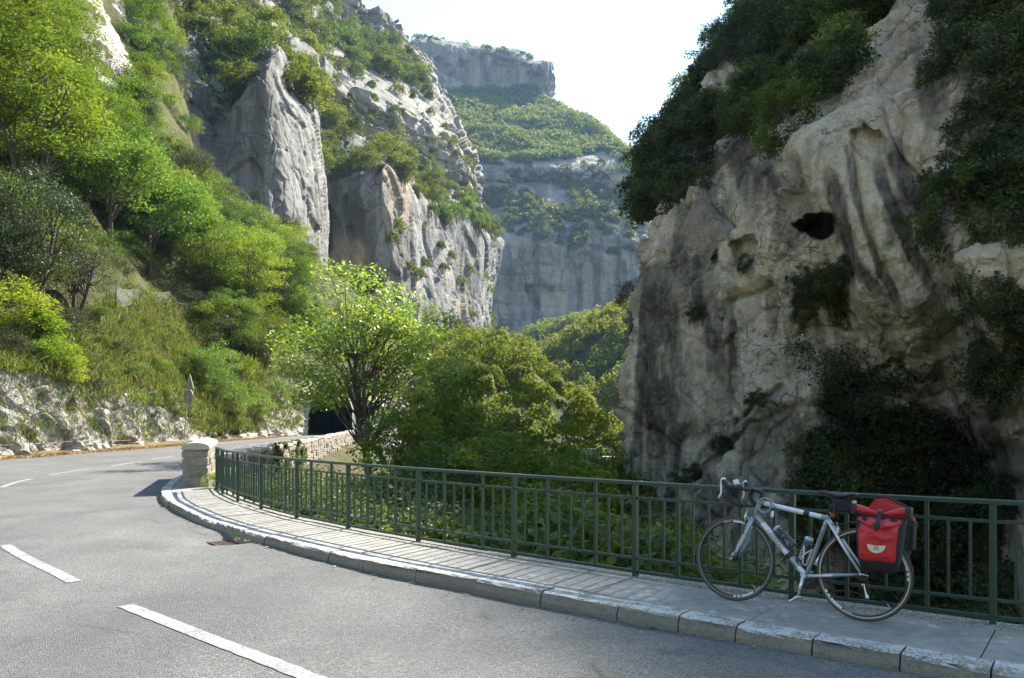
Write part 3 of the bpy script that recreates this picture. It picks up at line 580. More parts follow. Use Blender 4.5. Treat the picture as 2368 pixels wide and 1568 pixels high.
oU = mUP.build('hillside', M['rock_band'], {'stain': 0.25 * smooth(0, 0.6, fbm(mUP.P / 12, 87, 3)), 'tan': 0 * mUP.px}); tag(oU, kind='structure')
FM = [
 [(930, 900, 560), (930, 700, 575), (935, 560, 590), (940, 480, 620), (945, 430, 650), (950, 370, 680), (955, 290, 760), (970, 215, 860), (950, 95, 870), (955, 90, 920)],
 [(1060, 900, 570), (1060, 700, 585), (1065, 560, 600), (1065, 480, 640), (1070, 430, 680), (1070, 380, 700), (1075, 290, 800), (1080, 207, 900), (1070, 110, 905), (1075, 105, 960)],
 [(1160, 860, 590), (1160, 700, 608), (1160, 560, 612), (1165, 470, 660), (1170, 435, 700), (1175, 380, 712), (1180, 290, 830), (1180, 200, 925), (1175, 122, 925), (1180, 118, 980)],
 [(1260, 840, 600), (1260, 690, 618), (1260, 560, 618), (1265, 480, 660), (1265, 430, 700), (1270, 375, 710), (1285, 300, 840), (1235, 212, 935), (1235, 146, 930), (1240, 144, 990)],
 [(1340, 830, 610), (1340, 680, 620), (1345, 560, 625), (1350, 480, 660), (1355, 430, 700), (1355, 372, 712), (1355, 306, 830), (1250, 226, 940), (1264, 152, 935), (1262, 150, 990)],
 [(1420, 830, 620), (1420, 680, 628), (1425, 560, 632), (1430, 480, 660), (1435, 430, 700), (1430, 375, 715), (1412, 325, 800), (1290, 250, 950), (1262, 226, 965), (1262, 215, 1000)],
 [(1500, 830, 640), (1500, 680, 645), (1492, 560, 650), (1486, 480, 680), (1490, 432, 710), (1482, 388, 725), (1443, 350, 800), (1330, 272, 980), (1285, 255, 1000), (1280, 250, 1050)],
 [(1560, 830, 740), (1555, 680, 750), (1530, 560, 770), (1510, 490, 790), (1505, 445, 810), (1495, 405, 830), (1460, 368, 880), (1350, 292, 1060), (1300, 275, 1080), (1295, 270, 1120)],
]
def fm_disp(P, N, x, y):
    q = P.copy(); q[..., 2] *= 0.25
    return N * (6 * fbm(P / 70, 91, 2) + (3 * (ridge(q / 26, 92, 3) - 0.6) + facets(P, (22, 22, 60), 7.0, 97) + facets(P, (8, 8, 18), 2.6, 98)) * smooth(0.6, 0.2, N[..., 2]) + 0.8 * fbm(P / 5, 93, 2) + strata(P, 10, 7.0, 26, 94) * smooth(0.6, 0.3, N[..., 2]) * smooth(640, 540, y) * smooth(280, 330, y))[..., None]
mFM = Mass(FM, 300, 330, None, fm_disp, blur=False)
x, y = mFM.px, mFM.py
oF = mFM.build('mountain', M['rock_far'], {'stain': np.clip(0.75 * smooth(0, 0.5, fbm(np.stack([x * 0.05, y * 0.006, 0 * x], -1), 95, 3)), 0, 0.7) * (y > 430), 'tan': 0.35 * smooth(0.2, 0.7, fbm(np.stack([x * 0.03, y * 0.01, 0 * x], -1), 96, 3))}); tag(oF, kind='structure')
HC = [
 [(930, 1110, 104), (930, 960, 122), (935, 870, 140), (940, 800, 165), (945, 790, 195)],
 [(1040, 1130, 90), (1040, 960, 110), (1045, 870, 130), (1050, 812, 155), (1055, 808, 195)],
 [(1130, 1150, 85), (1130, 970, 105), (1135, 880, 125), (1135, 808, 150), (1140, 815, 190)],
 [(1230, 1150, 85), (1230, 1010, 100), (1235, 930, 115), (1240, 870, 135), (1245, 890, 190)],
 [(1320, 1160, 85), (1320, 1055, 97), (1320, 990, 108), (1325, 945, 120), (1330, 975, 190)],
 [(1390, 1180, 85), (1390, 1100, 95), (1390, 1055, 102), (1395, 1025, 112), (1400, 1070, 190)],
 [(1460, 1220, 85), (1460, 1160, 95), (1460, 1120, 102), (1465, 1100, 112), (1470, 1140, 190)],
]
mHC = Mass(HC, 110, 90, None, lambda P, N, x, y: N * (1.5 * fbm(P / 14, 101, 3))[..., None]); oC = mHC.build('hill', M['hill']); tag(oC, kind='structure')
HD = [
 [(1150, 1050, 300), (1152, 930, 315), (1155, 870, 335), (1160, 835, 360), (1165, 850, 430)],
 [(1230, 1070, 270), (1232, 940, 300), (1235, 870, 325), (1240, 820, 350), (1245, 835, 430)],
 [(1300, 1090, 240), (1302, 940, 265), (1305, 860, 290), (1310, 790, 320), (1315, 815, 410)],
 [(1370, 1100, 230), (1372, 940, 255), (1375, 850, 280), (1380, 758, 310), (1385, 795, 400)],
 [(1440, 1110, 225), (1442, 940, 250), (1445, 840, 275), (1450, 742, 305), (1455, 775, 400)],
 [(1540, 1110, 225), (1542, 940, 250), (1545, 840, 275), (1550, 742, 305), (1555, 775, 400)],
]
mHD = Mass(HD, 110, 90, None, lambda P, N, x, y: N * (3 * fbm(P / 26, 103, 3))[..., None]); oD = mHD.build('hill', M['hill']); tag(oD, kind='structure')
HE = [
 [(1100, 900, 480), (1105, 830, 500), (1110, 800, 520), (1115, 790, 560)],
 [(1200, 900, 470), (1205, 830, 490), (1210, 795, 510), (1215, 800, 560)],
 [(1280, 900, 460), (1283, 820, 480), (1286, 765, 500), (1290, 780, 560)],
 [(1350, 900, 450), (1352, 810, 470), (1355, 745, 495), (1360, 760, 560)],
 [(1440, 900, 450), (1442, 810, 470), (1445, 740, 495), (1450, 760, 560)],
]
mHE = Mass(HE, 80, 50, None, lambda P, N, x, y: N * (4 * fbm(P / 36, 105, 3))[..., None]); oE = mHE.build('hill', M['hill']); tag(oE, kind='structure')
# ================================================================== footway, kerb, railing, walls, sign
FZ = 0.11
def off(path, s, o):                                   # point to the gorge side of the path
    p = path.at(s); tn = path.tan(s); return np.array([p[0] + tn[1] * o, p[1] - tn[0] * o])
t = NT('kerb_stone'); co = t.coord('World'); gn = t.n('NewGeometry'); sp = t.n('SeparateXYZ'); t.t.links.new(gn.outputs['Normal'], sp.inputs[0]); ps = t.n('SeparateXYZ'); t.t.links.new(gn.outputs['Position'], ps.inputs[0])
n1 = t.noise(co, 7, 6, 0.7); n2 = t.noise(co, 45, 5, 0.75); n3 = t.noise(co, 1.6, 4, 0.6)
c = t.mix(n1, (0.17, 0.145, 0.11), (0.38, 0.335, 0.265)); c = t.mix(t.math('MULTIPLY', t.ramp(n2, [(0.35, 1), (0.55, 0)]), 0.5), c, (0.09, 0.085, 0.075))
lip = t.math('MULTIPLY', t.ramp(ps.outputs[2], [(0.068, 0), (0.10, 1)]), t.ramp(t.math('ADD', t.math('MULTIPLY', n1, 0.6), t.math('MULTIPLY', n3, 0.6)), [(0.55, 0), (0.68, 1)])); c = t.mix(t.math('MULTIPLY', lip, 0.9), c, (0.035, 0.034, 0.033))
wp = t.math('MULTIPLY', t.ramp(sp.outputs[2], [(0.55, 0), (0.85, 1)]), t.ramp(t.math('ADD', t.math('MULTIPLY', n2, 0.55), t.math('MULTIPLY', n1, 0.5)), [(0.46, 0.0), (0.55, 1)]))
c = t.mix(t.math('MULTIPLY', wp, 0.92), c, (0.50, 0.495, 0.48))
M['kerb'] = t.done(t.bsdf(c, 0.85, t.bump(t.math('ADD', n1, t.math('MULTIPLY', n2, 0.5)), 0.6, 0.02), spec=0.3))
t = NT('footway_concrete'); co = t.coord('World'); n1 = t.noise(co, 3.5, 6, 0.65); n2 = t.noise(co, 60, 4, 0.7); n3 = t.noise(co, 11, 5, 0.7)
c = t.mix(t.ramp(n1, [(0.3, 0), (0.7, 1)]), (0.19, 0.18, 0.16), (0.37, 0.35, 0.31)); c = t.mix(t.math('MULTIPLY', t.ramp(n3, [(0.48, 0), (0.7, 1)]), 0.6), c, (0.13, 0.13, 0.125))
li = t.ramp(t.math('ADD', t.voro(co, 5.5, dim='2D'), t.math('MULTIPLY', t.noise(co, 30, 3), 0.16)), [(0.20, 1), (0.27, 0)]); li = t.math('MULTIPLY', li, t.ramp(t.noise(co, 2.2, 3), [(0.47, 0), (0.60, 1)])); c = t.mix(t.math('MULTIPLY', li, 0.5), c, (0.60, 0.59, 0.56))
c = t.mix(t.math('MULTIPLY', n2, 0.4), c, (0.16, 0.155, 0.145))
M['slab'] = t.done(t.bsdf(c, 0.88, t.bump(t.math('ADD', n2, n3), 0.5, 0.01), spec=0.3))
t = NT('exposed_aggregate'); co = t.coord('World'); a1 = t.voro(co, 75, 'Color'); hs = t.n('SeparateColor'); t.t.links.new(a1, hs.inputs[0])
c = t.ramp(hs.outputs[1], [(0, (0.12, 0.11, 0.09)), (0.5, (0.30, 0.28, 0.235)), (1, (0.5, 0.48, 0.43))])
M['aggregate'] = t.done(t.bsdf(c, 0.9, t.bump(t.voro(co, 75), 1.0, 0.02)))
kerb = bpy.data.objects.new('kerb', None); COL.objects.link(kerb); tag(kerb, kind='structure')
foot = bpy.data.objects.new('footway', None); COL.objects.link(foot); tag(foot, kind='structure')
sK0 = KERB.near((10, -1.0)); sK1 = KERB.L - 0.02
js = sorted(KERB.near(p) for p in [(0.242, 6.56), (0.815, 6.06), (1.22, 5.74), (1.56, 5.46), (1.97, 5.13), (2.39, 4.81), (2.77, 4.51), (-0.33, 7.06), (-0.95, 7.55), (-1.56, 8.08), (-2.02, 8.55), (-2.63, 9.22), (-3.1, 9.75), (-3.55, 10.25), (-3.83, 10.6), (-4.2, 11.05), (-4.47, 11.4), (-4.8, 11.85), (-5.13, 12.35)])
s_ = js[0]
while s_ > sK0: s_ -= random.uniform(0.5, 0.75); js.insert(0, s_)
s_ = js[-1]
while s_ < sK1 - 0.9: s_ += random.uniform(0.45, 0.7); js.append(s_)
sdrain = KERB.near((-3.6, 10.3))
for ki, (a, b) in enumerate(zip(js[:-1], js[1:])):
    n = 7; V = []; rs_ = random.Random(ki); h = FZ + rs_.uniform(-0.006, 0.006); o0 = rs_.uniform(-0.012, 0.012)
    ss = np.linspace(a + 0.006, b - 0.006, n)
    for i, s1 in enumerate(ss):
        e = 0.008 if i in (0, n - 1) else 0
        o0d = 0.10 * math.exp(-((s1 - sdrain) / 0.35) ** 2)
        ch = lambda: rs_.uniform(-0.006, 0.006)
        for (oo, zz_) in ((0.0 + o0 - o0d * 0.6, -0.12), (0.0 + o0, 0.03), (0.008 + e + o0, h - 0.028 + ch()), (0.022 + e + ch(), h - 0.008 + ch()), (0.05 + ch(), h), (0.205, h + 0.002), (0.21, h - 0.05)):
            p = off(KERB, s1, oo); V.append((p[0], p[1], zz_))
    m = 7; fs = [(i * m + j, (i + 1) * m + j, (i + 1) * m + j + 1, i * m + j + 1) for i in range(n - 1) for j in range(m - 1)] + [tuple(range(m)), tuple(range((n - 1) * m, n * m))[::-1]]
    mb = MB(); mb.add(V, fs); mb.build('kerb_stone', M['kerb'], kerb, sm=False)
sj = KERB.near((0.45, 6.38)); cuts = [sj + k * 1.45 for k in range(-8, 14)]; cuts = [c_ for c_ in cuts if sK0 < c_ < sK1 - 4.0] + [KERB.near((-7.2, 16.0)), KERB.near((-8.77, 20.6)), sK1]
for a, b in zip(cuts[:-1], cuts[1:]):
    n = max(3, int((b - a) / 0.3) + 1); V = []; dz = random.uniform(-0.004, 0.004)
    for s1 in np.linspace(a + 0.005, b - 0.005, n):
        for (oo, zz_) in ((0.216, -0.1), (0.216, FZ - 0.006 + dz), (0.62, FZ + dz), (1.0, FZ + 0.004 + dz), (1.0, -0.1)):
            p = off(KERB, s1, oo); V.append((p[0], p[1], zz_))
    m = 5; fs = [(i * m + j, (i + 1) * m + j, (i + 1) * m + j + 1, i * m + j + 1) for i in range(n - 1) for j in range(m - 1)] + [tuple(range(m)), tuple(range((n - 1) * m, n * m))[::-1]]
    MB().add(V, fs).build('paving_slab', M['slab'], foot)
# bridge edge beam under the railing, with its outer face going down
V = []; n = 90; a = sK0; b = KERB.near((-6.9, 15.4))
for s1 in np.linspace(a, b, n):
    for (oo, zz_) in ((1.006, -0.1), (1.006, FZ + 0.004), (1.16, FZ + 0.008), (1.27, FZ), (1.30, FZ - 0.03), (1.30, -0.55), (1.15, -0.6), (1.12, -3.5)):
        j = 0.012 * float(vn(np.array([s1 * 3, oo * 9, zz_ * 5]), 4)); p = off(KERB, s1, oo + j); V.append((p[0], p[1], zz_ + j * (zz_ > 0.09)))
m = 8; fs = [(i * m + j, (i + 1) * m + j, (i + 1) * m + j + 1, i * m + j + 1) for i in range(n - 1) for j in range(m - 1)]
MB().add(V, fs).build('edge_beam', M['aggregate'], foot)
# ---- railing
t = NT('dark_green_paint'); co = t.coord('World'); n1 = t.noise(co, 5, 5, 0.65); n2 = t.noise(co, 55, 3)
c = t.mix(n1, (0.008, 0.033, 0.021), (0.017, 0.055, 0.037)); c = t.mix(t.ramp(n2, [(0.68, 0), (0.74, 0.6)]), c, (0.16, 0.17, 0.15)); n4 = t.noise(co, 9, 6, 0.75); c = t.mix(t.ramp(n4, [(0.66, 0), (0.70, 0.8)]), c, (0.11, 0.055, 0.03)); c = t.mix(t.ramp(t.noise(co, 2.3, 4), [(0.5, 0), (0.75, 0.2)]), c, (0.05, 0.075, 0.06))
M['green'] = t.done(t.bsdf(c, t.math('ADD', t.math('MULTIPLY', n1, 0.25), 0.28), t.bump(n2, 0.15, 0.003), spec=0.55))
rail = thing('bridge_railing', 'dark green painted metal railing curving along the footway of the bridge', 'railing')
ZT, ZM, ZL, ZB = 0.88, 0.726, 0.169, 0.048
pts = RAIL_PTS
def sweep(name, z, wd, ht, P2):
    V = []; n = len(P2)
    for i, p in enumerate(P2):
        a = P2[max(i - 1, 0)]; b = P2[min(i + 1, n - 1)]; tn = np.array(b) - np.array(a); tn /= np.linalg.norm(tn); nn = np.array([-tn[1], tn[0]])
        for (u_, v_) in ((-1, -1), (1, -1), (1, 0.7), (0.8, 1), (-0.8, 1), (-1, 0.7)):
            V.append((p[0] + nn[0] * u_ * wd / 2, p[1] + nn[1] * u_ * wd / 2, FZ + z + v_ * ht / 2))
    m = 6; fs = [(i * m + j, (i + 1) * m + j, (i + 1) * m + (j + 1) % m, i * m + (j + 1) % m) for i in range(n - 1) for j in range(m)] + [tuple(range(m)), tuple(range((n - 1) * m, n * m))[::-1]]
    return MB().add(V, fs).build(name, M['green'], rail)
fine = [RAIL.at(RAIL.near(pts[0]) + k * 0.1) for k in range(int((RAIL.near(pts[-1]) - RAIL.near(pts[0])) / 0.1) + 1)]
sweep('top_rail', ZT - 0.015, 0.065, 0.032, fine)
def bar(w_, d_, z0, z1): return MB().box((0, 0, (z0 + z1) / 2), (w_, d_, z1 - z0)).mesh('bar')
me_post = bar(0.042, 0.05, -0.02, ZT - 0.03); me_sec = bar(0.028, 0.03, ZB, ZT - 0.03); me_bal = bar(0.019, 0.019, ZL + 0.01, ZM - 0.01)
for m_ in (me_post, me_sec, me_bal): m_.materials.append(M['green'])
for i, (p, q) in enumerate(zip(pts[:-1], pts[1:])):
    p = np.array(p); q = np.array(q); dv = q - p; L = np.linalg.norm(dv); dv /= L; an = math.atan2(dv[1], dv[0])
    def stand(name, me, f, lean=0):
        o = link(name, me, None, rail); c_ = p + dv * L * f; o.location = (c_[0], c_[1], FZ); o.rotation_euler = (random.gauss(0, 0.004), random.gauss(0, 0.004) + lean, an); return o
    stand('post', me_post, 0)
    if i == len(pts) - 2: stand('post', me_post, 1)
    for f in (0.3, 0.7): stand('intermediate_post', me_sec, f)
    for f in (0.1, 0.2, 0.4, 0.5, 0.6, 0.8, 0.9): stand('baluster', me_bal, f, 0.02 if (i, f) == (6, 0.2) else 0)
    a = p + dv * 0.021; b = q - dv * 0.021
    for nm, z, wd, ht in (('upper_rail', ZM, 0.022, 0.024), ('lower_rail', ZL, 0.022, 0.024), ('bottom_rail', ZB, 0.026, 0.03)):
        sweep(nm, z, wd, ht, [tuple(a), tuple((a + b) / 2), tuple(b)])
# ---- stone parapets
t = NT('weathered_wall_stone'); co = t.coord('World'); n1 = t.noise(co, 4, 6, 0.7); n2 = t.noise(co, 30, 5, 0.75); oi = t.n('ObjectInfo')
c = t.mix(t.ramp(n1, [(0.35, 0), (0.65, 1)]), (0.16, 0.145, 0.12), (0.36, 0.325, 0.27)); c = t.mix(t.math('MULTIPLY', t.ramp(n2, [(0.35, 1), (0.55, 0)]), 0.55), c, (0.06, 0.056, 0.05))
c = t.mix(t.math('MULTIPLY', oi.outputs['Random'], 0.4), c, (0.34, 0.30, 0.24))
M['wstone'] = t.done(t.bsdf(c, 0.92, t.bump(t.math('ADD', n1, t.math('MULTIPLY', n2, 0.6)), 0.9, 0.04), spec=0.2))
M['coping'] = plain('coping_stone', (0.37, 0.325, 0.275), 0.85, var=0.3, vs_=5, bump=0.5)
M['mortar'] = plain('mortar', (0.20, 0.185, 0.16), 0.95, var=0.2, vs_=9, bump=0.4)
def rough_block(name, c0, size, Mx, mat, parent, rs_, j=0.02, bev=0.02):
    mb = MB().box((0, 0, 0), size); me = mb.mesh(name); bm = bmesh.new(); bm.from_mesh(me); bmesh.ops.recalc_face_normals(bm, faces=bm.faces)
    for v in bm.verts: v.co += Vector((rs_.uniform(-j, j), rs_.uniform(-j, j), rs_.uniform(-j, j)))
    bmesh.ops.bevel(bm, geom=list(bm.edges), offset=bev, segments=1, affect='EDGES')
    bm.to_mesh(me); bm.free(); o = link(name, me, mat, parent); o.matrix_local = Matrix.Translation(Vector(c0)) @ Mx.to_4x4(); return o
rs_ = random.Random(5)
pd = np.array([-0.318, 0.948]); pn = np.array([-0.948, -0.318]); W = 0.52; LEN = 4.75; c0 = np.array([-6.55, 16.85])
par = thing('stone_parapet', 'short stone parapet with rounded coping at the end of the green railing', 'wall', (c0[0], c0[1], 0)); Mx = Matrix.Rotation(math.atan2(pd[1], pd[0]), 3, 'Z')
def loc(a, b, z): q = pd * a + pn * b; return (q[0], q[1], z)
MB().box(loc(LEN / 2, W / 2, 0.42), (LEN - 0.04, W - 0.06, 1.0), Mx).build('core', M['mortar'], par)
z = 0.06
for ci, h in enumerate((0.26, 0.24, 0.19, 0.17)):
    a = 0.0
    while a < LEN - 0.05:
        l_ = min(rs_.uniform(0.5, 0.85), LEN - a)
        if LEN - a - l_ < 0.25: l_ = LEN - a
        if a == 0.0 or ci >= 0: rough_block('wall_stone', loc(a + l_ / 2, W / 2 + rs_.uniform(-0.015, 0.015), z + h / 2), (l_ - 0.012, W - 0.01 + rs_.uniform(-0.02, 0.03), h - 0.012), Mx, M['wstone'], par, rs_, 0.012)
        a += l_
    z += h
a = -0.03
for k in range(4):
    l_ = (LEN + 0.06) / 4; prof_ = [(-0.02, 0), (-0.02, 0.05)] + [(W / 2 - (W / 2 + 0.02) * math.cos(t1), 0.05 + 0.10 * math.sin(t1)) for t1 in np.linspace(0.15, math.pi - 0.15, 9)] + [(W + 0.02, 0.05), (W + 0.02, 0)]
    V = [loc(aa, b_, z + zz_) for aa in (a + 0.004, a + l_ - 0.004) for (b_, zz_) in prof_]; m = len(prof_)
    MB().add(V, [(j, j + 1, m + j + 1, m + j) for j in range(m - 1)] + [(0, m, 2 * m - 1, m - 1), tuple(range(m)), tuple(range(m, 2 * m))[::-1]]).build('coping_stone', M['coping'], par)
    a += l_
# long low wall beside the far road
PW = Path([(-8.75, 24.2), (-9.35, 27.2), (-10.3, 34.8), (-11.3, 42.6), (-13.3, 58), (-16.2, 78), (-17.2, 84.5)], 300)
lw = thing('roadside_wall', 'long low stone wall with ivy along the road to the tunnel', 'wall', (-9, 25, 0))
s1 = 0.0; cnt = 0
V = []
for s2 in np.linspace(0, PW.L, 70):
    p = PW.at(s2); tn = PW.tan(s2); nn = np.array([tn[1], -tn[0]])
    for (oo, zz_) in ((-0.16, -0.3), (-0.16, 0.44), (0.16, 0.44), (0.16, -2.6)): V.append((p[0] + nn[0] * oo + 9, p[1] + nn[1] * oo - 25, zz_))
m = 4; MB().add(V, [(i * m + j, (i + 1) * m + j, (i + 1) * m + j + 1, i * m + j + 1) for i in range(69) for j in range(3)]).build('core', M['mortar'], lw)
while s1 < PW.L - 0.5 and cnt < 285:
    l_ = rs_.uniform(0.55, 0.95) * (1 + s1 / 40); p = PW.at(s1 + l_ / 2); tn = PW.tan(s1 + l_ / 2); nn = np.array([tn[1], -tn[0]]); Mq = Matrix.Rotation(math.atan2(tn[1], tn[0]), 3, 'Z')
    top = 0.52 + rs_.uniform(-0.04, 0.05)
    rough_block('coping_stone', (p[0] + 9, p[1] - 25, top - 0.09), (l_ - 0.02, 0.46, 0.17), Mq, M['coping'], lw, rs_, 0.025); cnt += 1
    zz_ = top - 0.19
    while zz_ > (-1.3 if s1 < 22 else -0.55):
        h = rs_.uniform(0.24, 0.36); ll = l_ * rs_.uniform(0.85, 1.05)
        rough_block('wall_stone', (p[0] + 9 + nn[0] * 0.03, p[1] - 25 + nn[1] * 0.03, zz_ - h / 2), (ll - 0.03, 0.42 + rs_.uniform(-0.05, 0.05), h - 0.025), Mq, M['wstone'], lw, rs_, 0.03); cnt += 1; zz_ -= h
    s1 += l_
# ---- drain grate
M['rust'] = plain('rusty_iron', (0.10, 0.055, 0.035), 0.8, 0.3, var=0.4, vs_=20)
gp = off(KERB, sdrain, -0.22); tn = KERB.tan(sdrain); dg = thing('drain_grate', 'rusty drain grate sunk in the asphalt beside the kerb', 'drain', (gp[0], gp[1], -0.078), rz=math.atan2(tn[1], tn[0]))
for yy in (-0.13, 0.13): MB().box((0, yy, 0.02), (0.46, 0.025, 0.03)).build('frame', M['rust'], dg)
for k in range(9): MB().box((-0.208 + k * 0.052, 0, 0.018), (0.024, 0.235, 0.025)).build('bar', M['rust'], dg)
# ---- road sign seen from behind
M['galv'] = plain('galvanised_steel', (0.36, 0.37, 0.38), 0.45, 0.6, var=0.15, vs_=8); M['signback'] = plain('grey_sign_back', (0.33, 0.32, 0.29), 0.6, 0.2, var=0.08, vs_=3)
sb = (-21.0, 50.0, 0.36); sg = thing('road_sign', 'triangular sign above a round sign seen from behind on a leaning grey pole', 'road sign', sb); sg.rotation_euler = (0.0, R(4.6), 0)
MB().box((0, 0, 2.0), (0.085, 0.05, 4.1)).build('pole', M['galv'], sg, bevel=0.012)
Mz = Matrix.Rotation(R(-33), 3, 'Z'); offv = Mz @ Vector((0, 0.05, 0))
def plate(name, outl, z):
    mb = MB(); V = []; n = len(outl)
    for th in (0.0, 0.035): V += [tuple(Mz @ Vector((a, 0.045 + th, b)) + Vector((0, 0, z))) for a, b in outl]
    mb.add(V, [tuple(range(n)), tuple(range(n, 2 * n))[::-1]] + [(i, (i + 1) % n, n + (i + 1) % n, n + i) for i in range(n)]); return mb.build(name, M['signback'], sg)
def rounded(pts_, r_):
    o_ = []; n = len(pts_)
    for i in range(n):
        a, b, c_ = Vector(pts_[i - 1]), Vector(pts_[i]), Vector(pts_[(i + 1) % n])
        u = (a - b).normalized() * r_; v = (c_ - b).normalized() * r_
        for t1 in (0, 0.33, 0.67, 1): o_.append(tuple((b + u) * (1 - t1) ** 2 + 2 * b * t1 * (1 - t1) + (b + v) * t1 * t1))
    return o_
tri = plate('triangular_plate', rounded([(-0.53, -0.32), (0.53, -0.32), (0, 0.62)], 0.08), 3.55)
dsc = plate('round_plate', [(0.5 * math.cos(t1), 0.5 * math.sin(t1)) for t1 in np.linspace(0, 2 * math.pi, 33)[:-1]], 2.70)
for pl, zz_ in ((tri, 3.32), (dsc, 2.48), (dsc, 2.95)):
    MB().box(tuple(Mz @ Vector((0, 0.03, 0)) + Vector((0, 0, zz_))), (0.5, 0.03, 0.04), Mz).build('bracket', M['galv'], pl)
# ---- rockfall fences on the slope, netting and cable over the rock
M['wire'] = plain('galvanised_wire', (0.20, 0.205, 0.21), 0.6, 0.4)
def net_fence(name, label, posts, step=0.5):
    p0 = mLA.at(*posts[0][:2])[0]; f = thing(name, label, 'fence', tuple(p0)); tops = []; bots = []
    for (x_, y1, h) in posts:
        p = mLA.at(x_, y1)[0] - p0; MB().tube([tuple(p - np.array([0, 0, 0.3])), tuple(p + np.array([0, 0, h]))], 0.06, 6).build('post', M['galv'], f); tops.append(p + np.array([0, 0, h * 0.97])); bots.append(p + np.array([0, 0, 0.05]))
    for a, b in zip(tops[:-1], tops[1:]): MB().tube([tuple(a * (1 - t1) + b * t1 - np.array([0, 0, 0.35 * math.sin(math.pi * t1)])) for t1 in np.linspace(0, 1, 9)], 0.02, 4).build('cable', M['wire'], f)
    mb = MB()
    for (a, b, c_, d_) in zip(tops[:-1], tops[1:], bots[:-1], bots[1:]):
        L = np.linalg.norm(b - a); n = max(3, int(L / 0.28))
        for s_ in (1, -1):
            for k in range(-n // 2, n + n // 2 + 1):
                u0, u1 = k / n, (k + s_ * n * 0.5) / n
                f0, f1 = np.clip(u0, 0, 1), np.clip(u1, 0, 1)
                if abs(u1 - u0) < 1e-6 or f0 == f1: continue
                v0 = (f0 - u0) / (u1 - u0); v1 = (f1 - u0) / (u1 - u0)
                q = lambda u_, v_: (a * (1 - u_) + b * u_ - np.array([0, 0, 0.35 * math.sin(math.pi * u_)])) * (1 - v_) + (c_ * (1 - u_) + d_ * u_) * v_
                mb.tube([tuple(q(f0, v0)), tuple(q((f0 + f1) / 2, (v0 + v1) / 2)), tuple(q(f1, v1))], 0.005, 3, cap=False)
    o = mb.build('netting', M['wire'], f); o['kind'] = 'stuff'; return f
net_fence('rockfall_fence', 'wire net fence with tall posts high on the slope below the grey cliff', [(475, 472, 2.4), (505, 455, 2.2), (526, 450, 2.0)])
net_fence('rockfall_fence', 'small sagging wire net fence at the foot of the grey cliff', [(547, 470, 1.8), (574, 492, 2.2), (591, 492, 1.9)])
net_fence('rockfall_fence', 'low wire net fence across the grassy slope above the road', [(270, 712, 1.5), (325, 702, 1.5), (390, 714, 1.4), (430, 740, 1.3)])
# netting pinned over the rock cut
def on_rock(x_, y_, lift=0.14): p, n_ = mLA.at(x_, y_); return p + n_ * lift
rn = thing('rockfall_netting', 'wire netting pinned over the pale rock cut beside the road', 'netting')
cab = [tuple(on_rock(x_, y_, 0.22)) for x_, y_ in zip(np.linspace(-30, 412, 46), np.interp(np.linspace(-30, 412, 46), [-30, 0, 100, 200, 300, 412], [1034, 1030, 1027, 1022, 1016, 1004]))]
cab = [tuple(q) for q in crom(np.array([np.mean(np.array(cab[max(0, k - 4):k + 5]), axis=0) for k in range(0, 46, 3)]), 46)]
MB().tube(cab, 0.018, 5).build('bottom_cable', M['wire'], rn)
mb = MB(); idx = np.flatnonzero((mLA.px[:, 0] > -40) & (mLA.px[:, 0] < 412)); 
rows = [r_ for r_ in range(14, 88, 1)]
Pn = mLA.P + mLA.N * 0.16
seg = Pn[idx[0]:idx[-1] + 1:1]
def sm3(a): return (a[:-2] + a[1:-1] * 2 + a[2:]) / 4
seg = sm3(seg); seg = np.swapaxes(sm3(np.swapaxes(seg, 0, 1)), 0, 1)
nI = seg.shape[0]; Vn = []; Fn = []
def thin(a, b, r_=0.005):
    d_ = b - a; d_ = d_ / (np.linalg.norm(d_) + 1e-9); u_ = np.cross(d_, [0, 0, 1.0]); u_ = u_ / (np.linalg.norm(u_) + 1e-9) * r_; w_ = np.cross(d_, u_)
    n = len(Vn)
    for q in (a, b):
        for t1 in (0, 2.094, 4.189): Vn.append(q + u_ * math.cos(t1) + w_ * math.sin(t1))
    Fn.extend([(n, n + 1, n + 4, n + 3), (n + 1, n + 2, n + 5, n + 4), (n + 2, n, n + 3, n + 5)])
for i in range(0, nI - 2, 2):
    for j in range(16, 84, 4):
        o_ = 1 if (j // 4) % 2 else 0
        if i + 2 + o_ < nI: thin(seg[i + o_, j], seg[min(i + 1 + o_, nI - 1), j + 4]); thin(seg[i + o_ + 1, j + 4 - 4], seg[i + o_, j + 4])
o = link('net', mesh_np('net', np.array(Vn), np.array(Fn), False), M['wire'], rn); o['kind'] = 'stuff'

# ---- small concrete portal far down the gorge
M['concrete'] = plain('pale_concrete', (0.36, 0.345, 0.32), 0.9, var=0.25, vs_=1.5, bump=0.4); M['bluesign'] = plain('blue_plate', (0.03, 0.10, 0.42), 0.5)
dP = 68.0; xP = (1388 - CX) * dP / F; zP = EYE - (1054 - HY) * dP / F
cp_ = thing('concrete_portal', 'small pale concrete arch and wall low in the gorge left of the right cliff', 'arch', (xP, dP, zP))
V = []; ri, ro = 0.72, 0.95
for yy in (0.0, 0.35):
    for a1 in np.linspace(0, math.pi, 15): V += [(0.35 + ri * math.cos(a1), yy, ri * math.sin(a1)), (0.35 + ro * math.cos(a1), yy, ro * math.sin(a1))]
n = 30; fs = []
for i in range(14):
    a1 = 2 * i; fs += [(a1, a1 + 2, a1 + 3, a1 + 1), (n + a1, n + a1 + 1, n + a1 + 3, n + a1 + 2), (a1 + 1, a1 + 3, n + a1 + 3, n + a1 + 1), (a1, n + a1, n + a1 + 2, a1 + 2)]
